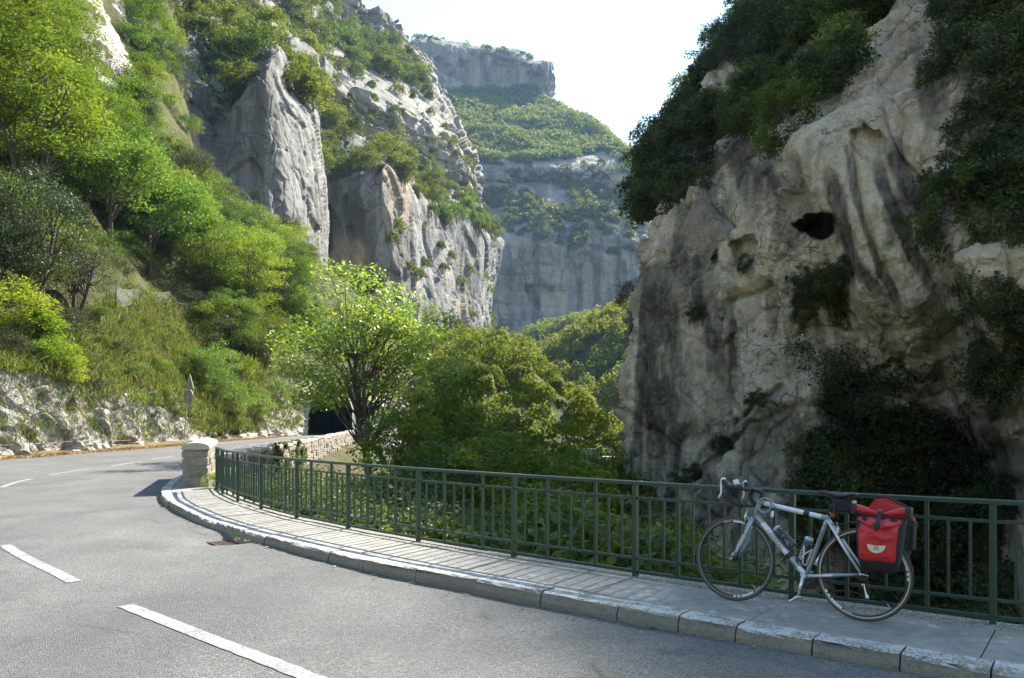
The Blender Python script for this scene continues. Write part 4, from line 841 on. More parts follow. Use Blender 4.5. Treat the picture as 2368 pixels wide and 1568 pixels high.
MB().add(V, fs).build('arch_ring', M['coping'], cp_)
MB().box((-0.75, 0.3, -0.9), (1.9, 0.5, 3.0)).build('wall', M['concrete'], cp_, bevel=0.03); MB().box((0.35, 0.9, -6.2), (4.2, 1.6, 12.2)).build('abutment', M['concrete'], cp_)
MB().box((-0.45, 0.02, 0.22), (0.16, 0.03, 0.20)).build('plate', M['bluesign'], cp_); MB().box((0.0, -0.02, 0.02), (0.30, 0.03, 0.10)).build('plate', M['bluesign'], cp_)
# ================================================================== vegetation
def leaf_mat(name, lo, mid, hi, trans=0.42, rough=0.5, spec=0.35, rnd=0.35, tcol=1.22):
    t = NT(name); v = t.attr('v'); oi = t.n('ObjectInfo')
    c = t.ramp(v, [(0.0, lo), (0.5, mid), (1.0, hi)])
    k = t.math('ADD', t.math('MULTIPLY', oi.outputs['Random'], rnd * 2), 1 - rnd); kc = t.n('CombineColor')
    for i_, f_ in enumerate((1.0, 1.0, 0.9)): t.t.links.new(t.math('MULTIPLY', k, f_), kc.inputs[i_])
    c = t.mix(1.0, c, kc.outputs[0], 'MULTIPLY')
    if rnd: c = t.mix(t.math('MULTIPLY', t.ramp(t.math('FRACT', t.math('MULTIPLY', oi.outputs['Random'], 7.31)), [(0.35, 0), (0.9, 1)]), 0.75), c, t.mix(1.0, c, (0.48, 0.70, 0.85), 'MULTIPLY'))
    p = t.bsdf(c, max(rough, 0.42), spec=spec * 0.6)
    tr = t.n('BsdfTranslucent'); t.t.links.new(t.mix(1.0, c, (tcol * 1.04, tcol * 1.05, 0.68), 'MULTIPLY'), tr.inputs[0])
    mx = t.n('MixShader'); mx.inputs[0].default_value = trans; t.t.links.new(p, mx.inputs[1]); t.t.links.new(tr.outputs[0], mx.inputs[2])
    return t.done(mx.outputs[0])
M['bark'] = plain('bark', (0.085, 0.07, 0.055), 0.9, var=0.35, vs_=12, bump=0.8)
LM = {
 'hornbeam': leaf_mat('yellow_green_leaves', (0.085, 0.13, 0.022), (0.15, 0.205, 0.032), (0.26, 0.285, 0.045), 0.42),
 'bright': leaf_mat('fresh_green_leaves', (0.07, 0.13, 0.025), (0.125, 0.20, 0.038), (0.21, 0.27, 0.06), 0.48, 0.5, 0.35),
 'holm': leaf_mat('holm_oak_leaves', (0.042, 0.056, 0.024), (0.068, 0.085, 0.038), (0.12, 0.135, 0.068), 0.25, 0.5, 0.3),
 'vine': leaf_mat('vine_leaves', (0.15, 0.21, 0.02), (0.23, 0.29, 0.03), (0.32, 0.34, 0.04), 0.55, rnd=0.15),
 'maple': leaf_mat('pale_green_leaves', (0.09, 0.16, 0.035), (0.17, 0.25, 0.055), (0.32, 0.36, 0.08), 0.46, 0.4, 0.5, rnd=0.1),
 'valley': leaf_mat('mixed_valley_leaves', (0.045, 0.08, 0.014), (0.085, 0.135, 0.02), (0.24, 0.23, 0.024), 0.48),
 'yellow': leaf_mat('yellowing_leaves', (0.06, 0.10, 0.016), (0.115, 0.16, 0.022), (0.33, 0.31, 0.035), 0.5),
 'olive': leaf_mat('grey_green_leaves', (0.06, 0.075, 0.03), (0.10, 0.125, 0.05), (0.17, 0.19, 0.09), 0.38, 0.5, 0.3),
 'shade': leaf_mat('shaded_cliff_leaves', (0.026, 0.038, 0.014), (0.048, 0.066, 0.022), (0.095, 0.112, 0.034), 0.35, 0.45, 0.4),  # dark leaf tone: the shade on the cliff is put into the colour
 'shade_lit': leaf_mat('lit_cliff_leaves', (0.055, 0.08, 0.016), (0.095, 0.125, 0.024), (0.17, 0.18, 0.036), 0.45, 0.45, 0.4),  # lighter copy of the same leaves, sunlit tone put into the colour
 'far': leaf_mat('far_tree_leaves', (0.06, 0.085, 0.022), (0.115, 0.14, 0.03), (0.20, 0.21, 0.038), 0.42, 0.6, 0.2, rnd=0.45),
 'forest': leaf_mat('forest_leaves', (0.07, 0.105, 0.02), (0.14, 0.17, 0.026), (0.25, 0.25, 0.036), 0.45, 0.6, 0.2, rnd=0.0),
 'grass': leaf_mat('dry_grass', (0.065, 0.105, 0.02), (0.115, 0.15, 0.036), (0.26, 0.24, 0.11), 0.4, 0.7, 0.2, rnd=0.0, tcol=1.1),
 'litter': leaf_mat('dead_leaves', (0.10, 0.055, 0.025), (0.24, 0.15, 0.065), (0.42, 0.31, 0.17), 0.15, 0.8, 0.1, rnd=0.0, tcol=1.0),
}
def unit(a): return a / (np.linalg.norm(a, axis=-1, keepdims=True) + 1e-9)
def quads(C, size, rs, flat=0.3, wid=0.55, N0=None):   # one rhombic leaf for each centre
    n = len(C); nn = unit(rs.normal(size=(n, 3)) * (1 - flat) + np.array([0, 0, 1.0]) * flat * 2.2 if N0 is None else N0 + rs.normal(size=(n, 3)) * 0.6)
    t1 = unit(np.cross(nn, rs.normal(size=(n, 3)))); t2 = np.cross(nn, t1); s = np.broadcast_to(np.asarray(size, float), (n,))[:, None]
    bend = nn * s * 0.12
    V = np.stack([C - t1 * s * 0.5, C + t2 * s * wid * 0.5 + bend, C + t1 * s * 0.5, C - t2 * s * wid * 0.5 + bend], 1)
    return V
def crown_mesh(name, V, v):
    n = len(V); me = mesh_np(name, V.reshape(-1, 3), np.arange(n * 4).reshape(n, 4), False); attr(me, 'v', np.repeat(np.clip(v, 0, 1), 4)); return me
def make_tree(kind, h, rx, c0, n_cl, n_leaf, leaf, seed, clr=0.28, trunk=0.16, stems=1, flat=0.4, layer=0.6, low=0.15, shell=0.55, lean=0.0, limbs=0.35):
    """trunk and crown meshes; rx crown radius, c0 height where the crown starts"""
    rs = np.random.default_rng(seed); cz = (h + c0) / 2; rz = (h - c0) / 2
    d = unit(rs.normal(size=(n_cl, 3))); r = shell + (1 - shell) * rs.random(n_cl) ** 0.7; d = d * r[:, None]
    d[:, 2] = np.where(d[:, 2] < -0.6, -d[:, 2] * 0.5, d[:, 2]); lump = 1 + 0.28 * vn(d * 2.1 + seed, seed)
    cc = np.stack([d[:, 0] * rx * lump + lean * d[:, 2], d[:, 1] * rx * lump, cz + d[:, 2] * rz * lump], -1)
    cr = clr * rx * (0.6 + 0.8 * rs.random(n_cl)); per = rs.multinomial(n_leaf, cr ** 2 / (cr ** 2).sum())
    ci = np.repeat(np.arange(n_cl), per); e = unit(rs.normal(size=(len(ci), 3))) * (rs.random(len(ci)) ** 0.45)[:, None]; e[:, 2] *= layer
    C = cc[ci] + e * cr[ci][:, None]
    sag = unit(cc - np.array([0, 0, cz])); C[:, 2] -= 0.12 * cr[ci] * (e[:, 0] ** 2 + e[:, 1] ** 2)
    V = quads(C, leaf * (0.6 + 0.8 * rs.random(len(C))), rs, flat)
    vv = 0.5 * rs.random(len(C)) + 0.5 * rs.random(n_cl)[ci]
    crown = crown_mesh(kind + '_crown', V, vv); crown.materials.append(LM[kind])
    mb = MB(); tops = []
    for s_ in range(stems):
        a = rs.uniform(0, 6.28); sp = 0.0 if stems == 1 else rs.uniform(0.25, 0.6) * rx
        b0 = np.array([0.12 * math.cos(a) * (stems > 1), 0.12 * math.sin(a) * (stems > 1), -0.4]); tp = np.array([sp * math.cos(a) + lean * 0.5, sp * math.sin(a), c0 + rz * rs.uniform(0.9, 1.5)])
        k = 7; path = [b0 * (1 - t1) + tp * t1 + np.array([math.sin(t1 * 4 + a), math.cos(t1 * 3 + a), 0]) * 0.05 * rx * t1 for t1 in np.linspace(0, 1, k)]
        mb.tube([tuple(p) for p in path], [trunk / math.sqrt(stems) * (1.25 - 1.0 * t1) for t1 in np.linspace(0, 1, k)], 7); tops.append(path)
    for i in range(n_cl):
        if rs.random() > limbs: continue
        pth = tops[rs.integers(stems)]; j = rs.integers(2, 6); st = pth[j]
        if cc[i][2] < st[2] - 0.3 * rz: st = pth[2]
        mid = st * 0.45 + cc[i] * 0.55 + np.array([0, 0, 0.10 * rx]); q = [st, st * 0.75 + mid * 0.25 + rs.normal(size=3) * 0.03 * rx, mid, mid * 0.4 + cc[i] * 0.6 + rs.normal(size=3) * 0.03 * rx, cc[i]]
        mb.tube([tuple(p) for p in q], [trunk * f_ / math.sqrt(stems) for f_ in (0.42, 0.34, 0.24, 0.15, 0.05)], 5, cap=False)
    tr = mb.mesh(kind + '_trunk', True); tr.materials.append(M['bark'])
    return tr, crown, float(np.quantile(C[:, 2], 0.998))
PROTO = {}
def proto(key, *a, **k): PROTO.setdefault(key, []).append(make_tree(*a, **k))
for s_ in range(3):
    proto('hornbeam', 'hornbeam', 9, 3.4, 1.2, 95, 13000, 0.16, 200 + s_, 0.27, 0.15, 2, 0.55, 0.35, limbs=0.4)
    proto('bright', 'bright', 9, 3.6, 1.6, 80, 11000, 0.19, 210 + s_, 0.28, 0.17, 1, 0.45, 0.5)
    proto('holm', 'holm', 8, 3.4, 1.6, 90, 14000, 0.125, 220 + s_, 0.26, 0.24, 2, 0.25, 0.7, limbs=0.5)
    proto('bush', 'bright', 2.6, 1.5, 0.0, 45, 4200, 0.10, 230 + s_, 0.30, 0.05, 3, 0.4, 0.6)
    proto('ybush', 'hornbeam', 2.6, 1.6, 0.0, 45, 4200, 0.10, 235 + s_, 0.30, 0.05, 3, 0.4, 0.6)
    proto('dbush', 'holm', 2.6, 1.5, 0.0, 45, 4800, 0.085, 238 + s_, 0.30, 0.05, 3, 0.3, 0.7)
    proto('vine', 'vine', 2.4, 1.6, -0.2, 40, 4200, 0.13, 240 + s_, 0.32, 0.04, 2, 0.5, 0.6)
    proto('valley', 'valley', 10, 3.3, 1.5, 95, 7800, 0.21, 250 + s_, 0.20, 0.12, 2, 0.45, 0.4, shell=0.3, limbs=0.7)
    proto('yellow', 'yellow', 10, 3.3, 1.5, 95, 7800, 0.21, 255 + s_, 0.20, 0.12, 2, 0.45, 0.4, shell=0.3, limbs=0.7)
    proto('olive', 'olive', 2.6, 1.5, -0.1, 55, 6500, 0.085, 260 + s_, 0.28, 0.04, 4, 0.3, 0.8, shell=0.4)
    proto('shade', 'shade', 3.2, 1.9, 0.0, 48, 4300, 0.165, 270 + s_, 0.29, 0.07, 3, 0.3, 0.7, limbs=0.5)
    proto('shade_lit', 'shade_lit', 3.2, 1.9, 0.0, 48, 4300, 0.165, 275 + s_, 0.29, 0.07, 3, 0.4, 0.6, limbs=0.5)
for s_ in range(5):
    proto('far', 'far', 7, 3.0 + 0.3 * (s_ % 3), 0.6, 42, 1900, 0.42, 280 + s_, 0.34, 0.14, 1, 0.3, 0.75, limbs=0.2)
PROTO['maple'] = [make_tree('maple', 9.4, 3.6, 2.6, 170, 17000, 0.165, 292, 0.21, 0.13, 2, 0.45, 0.55, shell=0.3, limbs=0.6)]
PROTO['pinnacle'] = [make_tree('shade', 6.0, 3.0, 2.2, 60, 9500, 0.13, 295, 0.30, 0.16, 2, 0.3, 0.5, shell=0.6, lean=-1.4, limbs=0.7)]
SINGLE = {}
def single(key, i):                                    # one mesh with trunk and crown, for trees too small to show parts
    if (key, i) not in SINGLE:
        tr, cr, h = PROTO[key][i]; bm = bmesh.new(); bm.from_mesh(cr); n = len(bm.faces); bm.from_mesh(tr)
        me = bpy.data.meshes.new(key + '_tree'); bm.faces.ensure_lookup_table()
        for f in bm.faces[n:]: f.material_index = 1
        bm.to_mesh(me); bm.free(); me.materials.append(cr.materials[0]); me.materials.append(M['bark']); SINGLE[(key, i)] = me
    return SINGLE[(key, i)]
rt = random.Random(11)
SEEN = set(); ONES = 'zero one two three four five six seven eight nine ten eleven twelve thirteen fourteen fifteen sixteen seventeen eighteen nineteen'.split(); TENS = 'x x twenty thirty forty fifty sixty seventy eighty ninety'.split()
def words(v):
    v = int(round(v))
    if v < 0: return 'under-zero'
    if v > 99: return 'past-ninety'
    return ONES[v] if v < 20 else TENS[v // 10] + ('' if v % 10 == 0 else '-' + ONES[v % 10])
def placed(label, p, h):                               # says where in the picture this one of many stands
    dd = max(float(p[1]), 1.0); x_ = CX + F * float(p[0]) / dd; y_ = HY - F * (float(p[2]) + 0.5 * h - EYE) / dd
    fx, fy = 100 * x_ / 2367, 100 * y_ / 1568
    for k in range(60):                                # neighbours that round to the same place step aside by one
        s_ = '%s, %s percent across and %s down' % (label, words(fx + ((k + 1) // 2) * (-1) ** k * (k % 4 < 2)), words(fy + ((k + 1) // 2) * (-1) ** k * (k % 4 >= 2)))
        if s_ not in SEEN: break
    SEEN.add(s_); return s_
def plant(key, name, label, cat, p, h, group=None, parts=True, tilt=None, wide=1.0, var=None):
    if group: label = placed(label, p, h)
    i = rt.randrange(len(PROTO[key])) if var is None else var; tr, cr, h0 = PROTO[key][i]; s = h / h0; rz = rt.uniform(0, 6.28)
    rot = (rt.gauss(0, 0.05), rt.gauss(0, 0.05), rz)
    if tilt is not None:
        q = Vector((0, 0, 1)).lerp(Vector(tilt), 0.5).normalized().to_track_quat('Z', 'Y') @ Matrix.Rotation(rz, 3, 'Z').to_quaternion(); rot = q.to_euler()
    if parts:
        o = thing(name, label, cat, tuple(p), group); o.rotation_euler = rot; o.scale = (s * wide, s * wide, s)
        link('trunk', tr, None, o); link('crown', cr, None, o)
    else:
        o = link(name, single(key, i)); o.location = tuple(p); o.rotation_euler = rot; o.scale = (s * wide, s * wide, s); tag(o, label, cat, group)
    return o
def bank(key, x_, y_, hpx, label, name='tree', cat='tree', wide=1.0, group=None, mass=None, sink=0.15, parts=True):
    p, n_ = (mass or mLA).at(x_, y_); p = np.array(p); h = hpx * p[1] / F; p[2] -= sink; return plant(key, name, label, cat, p, h, group, parts, wide=wide)
# --- trees on the left bank
for a in [
 ('hornbeam', 70, 480, 430, 'tall yellow-green tree high on the bank at the left edge'), ('hornbeam', -60, 400, 480, 'yellow-green tree cut off by the top left corner'),
 ('hornbeam', 150, 320, 200, 'yellow-green tree beside the white rock spurs at upper left'), ('hornbeam', 95, 260, 280, 'yellow-green tree below the top left corner'),
 ('hornbeam', 335, 60, 120, 'small yellow-green tree above the white rock spurs'), ('hornbeam', 20, 110, 230, 'yellow-green tree at the very top left'),
 ('bright', 345, 640, 300, 'big bright green tree in the middle of the left bank'), ('bright', 255, 560, 290, 'bright green tree behind the dark oak on the left'),
 ('bright', 395, 600, 220, 'fresh green tree overhanging the grassy slope'), ('hornbeam', 290, 430, 150, 'yellow-green tree under the white rock spurs'), ('hornbeam', 200, 470, 220, 'yellow-green tree in the centre of the left woods'),
 ('holm', 80, 720, 330, 'dark grey-green oak with thick black limbs on the left'), ('holm', -20, 690, 330, 'dark oak cut off by the left edge of the picture'), ('holm', 175, 730, 210, 'small grey-green oak leaning over the grassy slope'),
 ('hornbeam', 470, 720, 230, 'yellow-green tree left of the pair below the grey cliff'), ('hornbeam', 565, 760, 230, 'yellow-green tree in the middle of the group below the grey cliff'),
 ('hornbeam', 655, 760, 215, 'yellow-green tree reaching a long branch before the grey cliff'), ('hornbeam', 520, 850, 190, 'leafy yellow-green tree above the road sign'),
 ('hornbeam', 600, 870, 180, 'yellow-green tree above the rock wall left of the tunnel'), ('bright', 700, 800, 130, 'small green tree above the tunnel mouth'), ('hornbeam', 745, 800, 100, 'yellow-green bushy tree directly over the tunnel'),
 ('holm', 455, 470, 130, 'dark round oak beside the tall rockfall fence posts'), ('holm', 425, 460, 80, 'dark oak at the left foot of the grey cliff'), ('holm', 592, 490, 60, 'small dark tree against the foot of the grey cliff'),
 ('holm', 315, 330, 120, 'dark shrubby oak between the white spurs and the grey cliff'), ('holm', 345, 180, 110, 'dark oak at the left shoulder of the grey cliff'),
 ('hornbeam', 240, 380, 220, 'yellow-green tree left of the small dark oak under the spurs'), ('hornbeam', 130, 390, 260, 'yellow-green tree rising behind the dark oak on the left'), ('bright', 300, 500, 230, 'green tree between the spurs and the big bright tree'),
 ('hornbeam', 385, 470, 100, 'light yellow-green tree at the left foot of the grey cliff'), ('hornbeam', 440, 570, 150, 'yellow-green tree below the rockfall fence'), ('bright', 610, 640, 130, 'green tree below the small sagging fence'), ('hornbeam', 690, 660, 120, 'yellow-green tree beside the bottom of the grey cliff'), ('hornbeam', 50, 620, 200, 'yellow-green tree behind the limbs of the dark oak')]: bank(*a)
for a in [('vine', 20, 760, 130, 'bright yellow-green creeper below the dark oak at the left edge'), ('vine', 75, 810, 105, 'bright yellow-green creeper in the middle of its hanging strand'), ('vine', 120, 850, 85, 'bright yellow-green creeper near the rock cut'), ('vine', 155, 880, 70, 'lowest bright yellow-green creeper hanging over the rock cut'),
 ('dbush', 120, 790, 110, 'dark bush in the hollow between the creeper and the grassy slope'), ('dbush', 165, 800, 100, 'dark leafy bush at the left rim of the grassy slope'), ('dbush', 30, 840, 90, 'dark bush above the rock cut at the left edge'),
 ('bush', 480, 930, 110, 'green bush behind the road sign'), ('bush', 535, 960, 90, 'green bush right of the road sign'), ('ybush', 440, 880, 90, 'yellow-green bush above the road sign'), ('bush', 590, 970, 80, 'green bush half way from the sign to the tunnel'),
 ('ybush', 640, 930, 60, 'yellow-green bush on the rock left of the tunnel'), ('bush', 500, 870, 90, 'rounded bush on the slope above the sign'), ('dbush', 430, 720, 70, 'brownish bush beside the low wire fence'), ('dbush', 465, 745, 75, 'dark bush at the end of the low wire fence'),
 ('ybush', 560, 900, 80, 'bushy yellow-green shrub over the roadside rock')]: bank(*a, name='bush', cat='bush')
rs = np.random.default_rng(31)
for (p, n_) in mLA.pick([(-120, 750), (-120, -60), (140, -60), (200, 300), (330, 330), (560, 470), (690, 560), (730, 700), (640, 860), (480, 840), (440, 700), (250, 640)], 170, rs, mind=1.4):
    plant(rt.choice(['ybush', 'ybush', 'bush', 'dbush']), 'bush', 'undergrowth bush on the left bank', 'bush', p - np.array([0, 0, 0.2]), rt.uniform(1.8, 3.6), 'undergrowth bushes on the left bank', parts=False, wide=1.2)
for (p, n_) in mLA.pick([(290, -60), (340, -60), (350, 250), (340, 330), (300, 300)], 18, rs, mind=2.0) + mLA.pick([(-100, 420), (-100, -60), (150, -60), (170, 250), (200, 420)], 40, rs, mind=2.2):
    plant(rt.choice(['ybush', 'ybush', 'bush', 'dbush']), 'bush', 'tall bush on the left bank', 'bush', p - np.array([0, 0, 0.3]), rt.uniform(3.0, 5.2), 'tall bushes high on the left bank', parts=False, wide=1.15)
for (p, n_) in mLA.pick([(335, -60), (430, -60), (450, 330), (400, 340), (360, 200)], 26, rs, mind=1.8):
    plant(rt.choice(['ybush', 'dbush', 'dbush', 'bush']), 'bush', 'bush left of the grey cliff', 'bush', p - np.array([0, 0, 0.3]), rt.uniform(2.2, 4.0), 'bushes left of the grey cliff', parts=False, wide=1.15)
for (p, n_) in mLA.pick([(180, 900), (200, 720), (450, 760), (520, 1000), (420, 1000), (300, 930)], 45, rs, mind=1.2):
    plant(rt.choice(['ybush', 'bush', 'dbush']), 'weed_clump', 'low weed clump on the grassy slope', 'bush', p - np.array([0, 0, 0.1]), rt.uniform(0.5, 1.2), 'weed clumps on the grassy slope', parts=False, wide=1.3)
# --- valley trees behind the railing
def vtree(key, px_, d, ytop, label, base=None, name='tree', cat='tree', wide=1.0, var=None):
    X_ = (px_ - CX) * d / F; zt = EYE - (ytop - HY) * d / F; zb = ground_z(X_, d) if base is None else base
    return plant(key, name, label, cat, (X_, d, zb - 0.1), zt - zb, wide=wide, var=var)
vtree('maple', 862, 33, 622, 'pale green leafy tree with slender stems standing in front of the tunnel', -1.6, wide=1.02, var=0)
vtree('bright', 985, 31, 912, 'green tree just right of the pale tree in the gorge', -6)
vtree('yellow', 1072, 27, 842, 'yellow-leaved tree in the centre of the gorge', -7, wide=0.68)
vtree('valley', 1182, 25, 885, 'dark tree with yellowing tips in the gorge', -7, wide=0.72)
vtree('valley', 1285, 29, 925, 'dark spreading tree right of the gorge centre', -8, wide=0.7)
vtree('valley', 1325, 37, 950, 'thin dark tree next to the right cliff', -9, wide=0.6)
vtree('valley', 1120, 20, 1000, 'low dark tree close behind the railing centre', -7, wide=0.9)
vtree('valley', 1010, 21, 985, 'dense dark tree close behind the railing', -6, wide=0.9)
vtree('valley', 1240, 20, 1020, 'dark tree filling the gap behind the railing', -8, wide=0.9)
vtree('valley', 925, 38, 900, 'green tree behind the pale tree beside the tunnel', -3, wide=0.8)
vtree('shade_lit', 1432, 44, 1045, 'light green shrub at the foot of the right cliff', -7, 'bush', 'bush', 0.6)
vtree('valley', 1345, 30, 1085, 'dark tree low in the gorge by the cliff foot', -10, wide=0.9)
vtree('valley', 1450, 30, 1150, 'dark tree below the railing at the cliff foot', -11, wide=0.9)
for a in [(560, 17.5, 1085), (610, 16, 1095), (655, 17, 1080), (700, 15.5, 1110), (745, 17, 1095), (790, 15, 1120), (840, 16.5, 1095), (890, 14.5, 1130), (935, 16, 1105), (985, 14, 1140), (1035, 15.5, 1150), (530, 20, 1070), (640, 21, 1060), (740, 22, 1070), (870, 20, 1075), (960, 19, 1085)]:
    X_ = (a[0] - CX) * a[1] / F; zt = EYE - (a[2] - HY) * a[1] / F; zb = max(ground_z(X_, a[1]), zt - 3.2)
    plant('olive', 'shrub', 'grey-green shrub behind the railing', 'shrub', (X_, a[1], zb - 0.15), max(0.9, zt - zb), 'shrubs behind the railing', wide=1.25)
for a in [(1090, 13.5, 1190), (1160, 13, 1215), (1240, 14, 1190), (1310, 15, 1160), (1380, 16, 1190), (1450, 14, 1240), (1530, 16, 1240), (1600, 15, 1290), (1690, 16, 1290), (1500, 20, 1190)]:
    X_ = (a[0] - CX) * a[1] / F; zt = EYE - (a[2] - HY) * a[1] / F
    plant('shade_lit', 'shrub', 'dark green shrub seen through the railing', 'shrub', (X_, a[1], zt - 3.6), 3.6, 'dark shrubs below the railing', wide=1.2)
# --- shrubs on the right cliff
rs = np.random.default_rng(33); grp = 'dark shrubs on the crest of the right cliff'
crest = [(1425, 760), (1470, 640), (1480, 580), (1560, 490), (1650, 440), (1700, 350), (1810, 335), (1935, 270), (2000, 110), (2110, 40), (2230, 20), (2300, -150), (2150, -260), (1900, -230), (1700, -20), (1560, 240), (1450, 420)]
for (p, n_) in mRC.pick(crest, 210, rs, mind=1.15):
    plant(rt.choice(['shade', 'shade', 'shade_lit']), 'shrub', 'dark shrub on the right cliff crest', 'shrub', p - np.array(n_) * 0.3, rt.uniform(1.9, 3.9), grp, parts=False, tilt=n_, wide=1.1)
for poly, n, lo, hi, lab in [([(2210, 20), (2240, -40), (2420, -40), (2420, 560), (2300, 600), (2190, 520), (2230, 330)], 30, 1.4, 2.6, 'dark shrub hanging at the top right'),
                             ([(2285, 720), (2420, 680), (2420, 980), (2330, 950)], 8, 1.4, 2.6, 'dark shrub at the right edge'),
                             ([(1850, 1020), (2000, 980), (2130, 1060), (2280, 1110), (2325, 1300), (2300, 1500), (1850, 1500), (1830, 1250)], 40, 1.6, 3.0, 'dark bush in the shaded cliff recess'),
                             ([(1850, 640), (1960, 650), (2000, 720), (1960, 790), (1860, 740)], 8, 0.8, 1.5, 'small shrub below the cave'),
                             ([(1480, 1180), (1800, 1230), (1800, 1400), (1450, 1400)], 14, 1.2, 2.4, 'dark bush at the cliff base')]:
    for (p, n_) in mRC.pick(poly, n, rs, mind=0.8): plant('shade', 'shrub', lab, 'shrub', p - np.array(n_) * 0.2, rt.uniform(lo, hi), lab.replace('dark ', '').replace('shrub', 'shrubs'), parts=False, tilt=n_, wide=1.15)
def cl(key, x_, y_, hpx, label, wide=1.0, var=None):
    p, n_ = mRC.at(x_, y_); plant(key, 'tree', label, 'tree', np.array(p) + np.array(n_) * 0.3 - np.array([0, 0, 0.3]), hpx * p[1] / F, tilt=None, wide=wide, var=var)
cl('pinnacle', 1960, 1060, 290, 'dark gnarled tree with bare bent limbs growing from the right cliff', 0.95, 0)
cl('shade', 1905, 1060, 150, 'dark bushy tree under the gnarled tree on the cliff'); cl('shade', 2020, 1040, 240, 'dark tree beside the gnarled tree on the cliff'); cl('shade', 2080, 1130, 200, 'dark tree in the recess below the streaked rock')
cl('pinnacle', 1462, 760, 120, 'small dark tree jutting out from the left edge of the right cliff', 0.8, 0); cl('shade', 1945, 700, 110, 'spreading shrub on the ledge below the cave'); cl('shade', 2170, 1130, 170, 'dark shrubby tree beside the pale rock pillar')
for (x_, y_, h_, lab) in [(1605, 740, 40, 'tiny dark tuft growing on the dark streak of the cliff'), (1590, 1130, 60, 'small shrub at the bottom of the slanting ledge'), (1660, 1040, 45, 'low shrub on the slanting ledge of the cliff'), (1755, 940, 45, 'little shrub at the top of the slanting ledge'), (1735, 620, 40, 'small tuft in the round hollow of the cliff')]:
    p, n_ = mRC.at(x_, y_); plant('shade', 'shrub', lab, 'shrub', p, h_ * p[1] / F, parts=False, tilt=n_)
# --- trees on the cliffs and terraces of the middle distance
rs = np.random.default_rng(35)
for mass, poly, n, lo, hi, lab, nz, md in [
 (mUP, [(320, 280), (330, -40), (640, -40), (760, -30), (800, 40), (900, 100), (990, 190), (1000, 240), (900, 200), (800, 190), (690, 140), (640, 330), (520, 290)], 140, 6.0, 11.5, 'rounded tree on the upper slope', (0.1, 1), 3.6),
 (mUP, [(690, 230), (800, 300), (900, 360), (1000, 420), (1060, 450), (1120, 620), (960, 500), (860, 440), (720, 350)], 45, 5.0, 9.0, 'tree on the rock terrace', (0.0, 1), 3.8),
 (mCA, [(340, 110), (420, 60), (560, 60), (760, 200), (740, 300), (700, 250), (650, 200), (620, 150), (540, 280), (480, 180), (400, 130)], 42, 4.0, 7.5, 'tree on the grey cliff rim', (0.1, 1), 3.0),
 (mCB, [(720, 400), (740, 260), (900, 340), (1010, 440), (1150, 550), (1140, 600), (1000, 520), (930, 440), (890, 400), (830, 450), (760, 430)], 62, 4.5, 8.5, 'tree on the fluted cliff rim', (0.1, 1), 3.8)]:
    for (p, n_) in mass.pick(poly, n, rs, nz=nz, mind=md): plant('far', 'tree', lab, 'tree', p - np.array([0, 0, 0.5]), rt.uniform(lo, hi), lab.replace('tree', 'trees', 1), parts=False, wide=rt.uniform(0.95, 1.3))
def forest(name, label, spots, hl, hh, nq, leaf, seed, mat='forest', wide=0.5):
    rs = np.random.default_rng(seed); VV = []; vv = []
    P0 = np.array([p for p, n_ in spots]); kp = vn(P0 / (hh * 3.0), seed + 3) > -0.55; P0 = P0[kp]; n = len(P0); h = rs.uniform(hl, hh, n) * (0.7 + 0.55 * (0.5 + 0.5 * vn(P0 / (hh * 2.2), seed + 5))); r = h * wide * rs.uniform(0.85, 1.2, n); tint = rs.random(n)
    ci = np.repeat(np.arange(n), nq); e = unit(rs.normal(size=(len(ci), 3))); e[:, 2] = np.abs(e[:, 2]) * 1.0 - 0.15; rad = 0.72 + 0.3 * rs.random(len(ci)) + 0.22 * vn(e * 2.3 + ci[:, None] * 3.7, 7)
    C = P0[ci] + np.stack([e[:, 0] * r[ci] * rad, e[:, 1] * r[ci] * rad, e[:, 2] * h[ci] * 0.7 * rad + 0.25 * h[ci]], -1)
    V = quads(C, leaf * (0.6 + 0.8 * rs.random(len(C))), rs, 0.3, 0.7, N0=unit(e) * 0.9)
    lowf = 0.5 + 0.5 * vn(P0 / (hh * 6), seed); me = crown_mesh(name, V, 0.35 * rs.random(len(C)) + 0.3 * tint[ci] + 0.4 * lowf[ci])
    o = link(name, me, LM[mat]); return tag(o, label, 'forest', kind='stuff')
rs = np.random.default_rng(38)
sp_ = mUP.pick([(690, 140), (1050, 330), (1060, 440), (800, 290), (700, 215)], 24, rs, mind=5) + mUP.pick([(970, 240), (1050, 320), (1130, 480), (1130, 560), (1060, 440), (1040, 330)], 34, rs, mind=4) + mUP.pick([(640, 60), (760, -30), (900, 100), (990, 190), (1000, 240), (800, 190)], 70, rs, nz=(0.1, 1)) + mCB.pick([(900, 450), (1140, 600), (1130, 780), (900, 760)], 22, rs, mind=6) + mCB.pick([(750, 640), (890, 640), (900, 800), (750, 800)], 14, rs) + mCA.pick([(560, 560), (700, 640), (740, 700), (700, 780), (560, 700)], 14, rs)
forest('scrub', 'unseen scrub on the high crest of the right cliff, added to dapple its shadow', mRC.pick([(2330, -760), (2440, -800), (2600, -900), (2560, -1060), (2400, -960)], 26, rs, mind=0.8), 1.6, 3.4, 420, 0.22, 47, mat='shade', wide=0.55)  # out of view; planted so the cliff shadow on the road turns dappled
forest('scrub', 'scattered small trees and scrub clinging to the middle-distance cliffs', sp_, 3.0, 6.5, 520, 0.5, 46, mat='far', wide=0.55)
rs = np.random.default_rng(36)
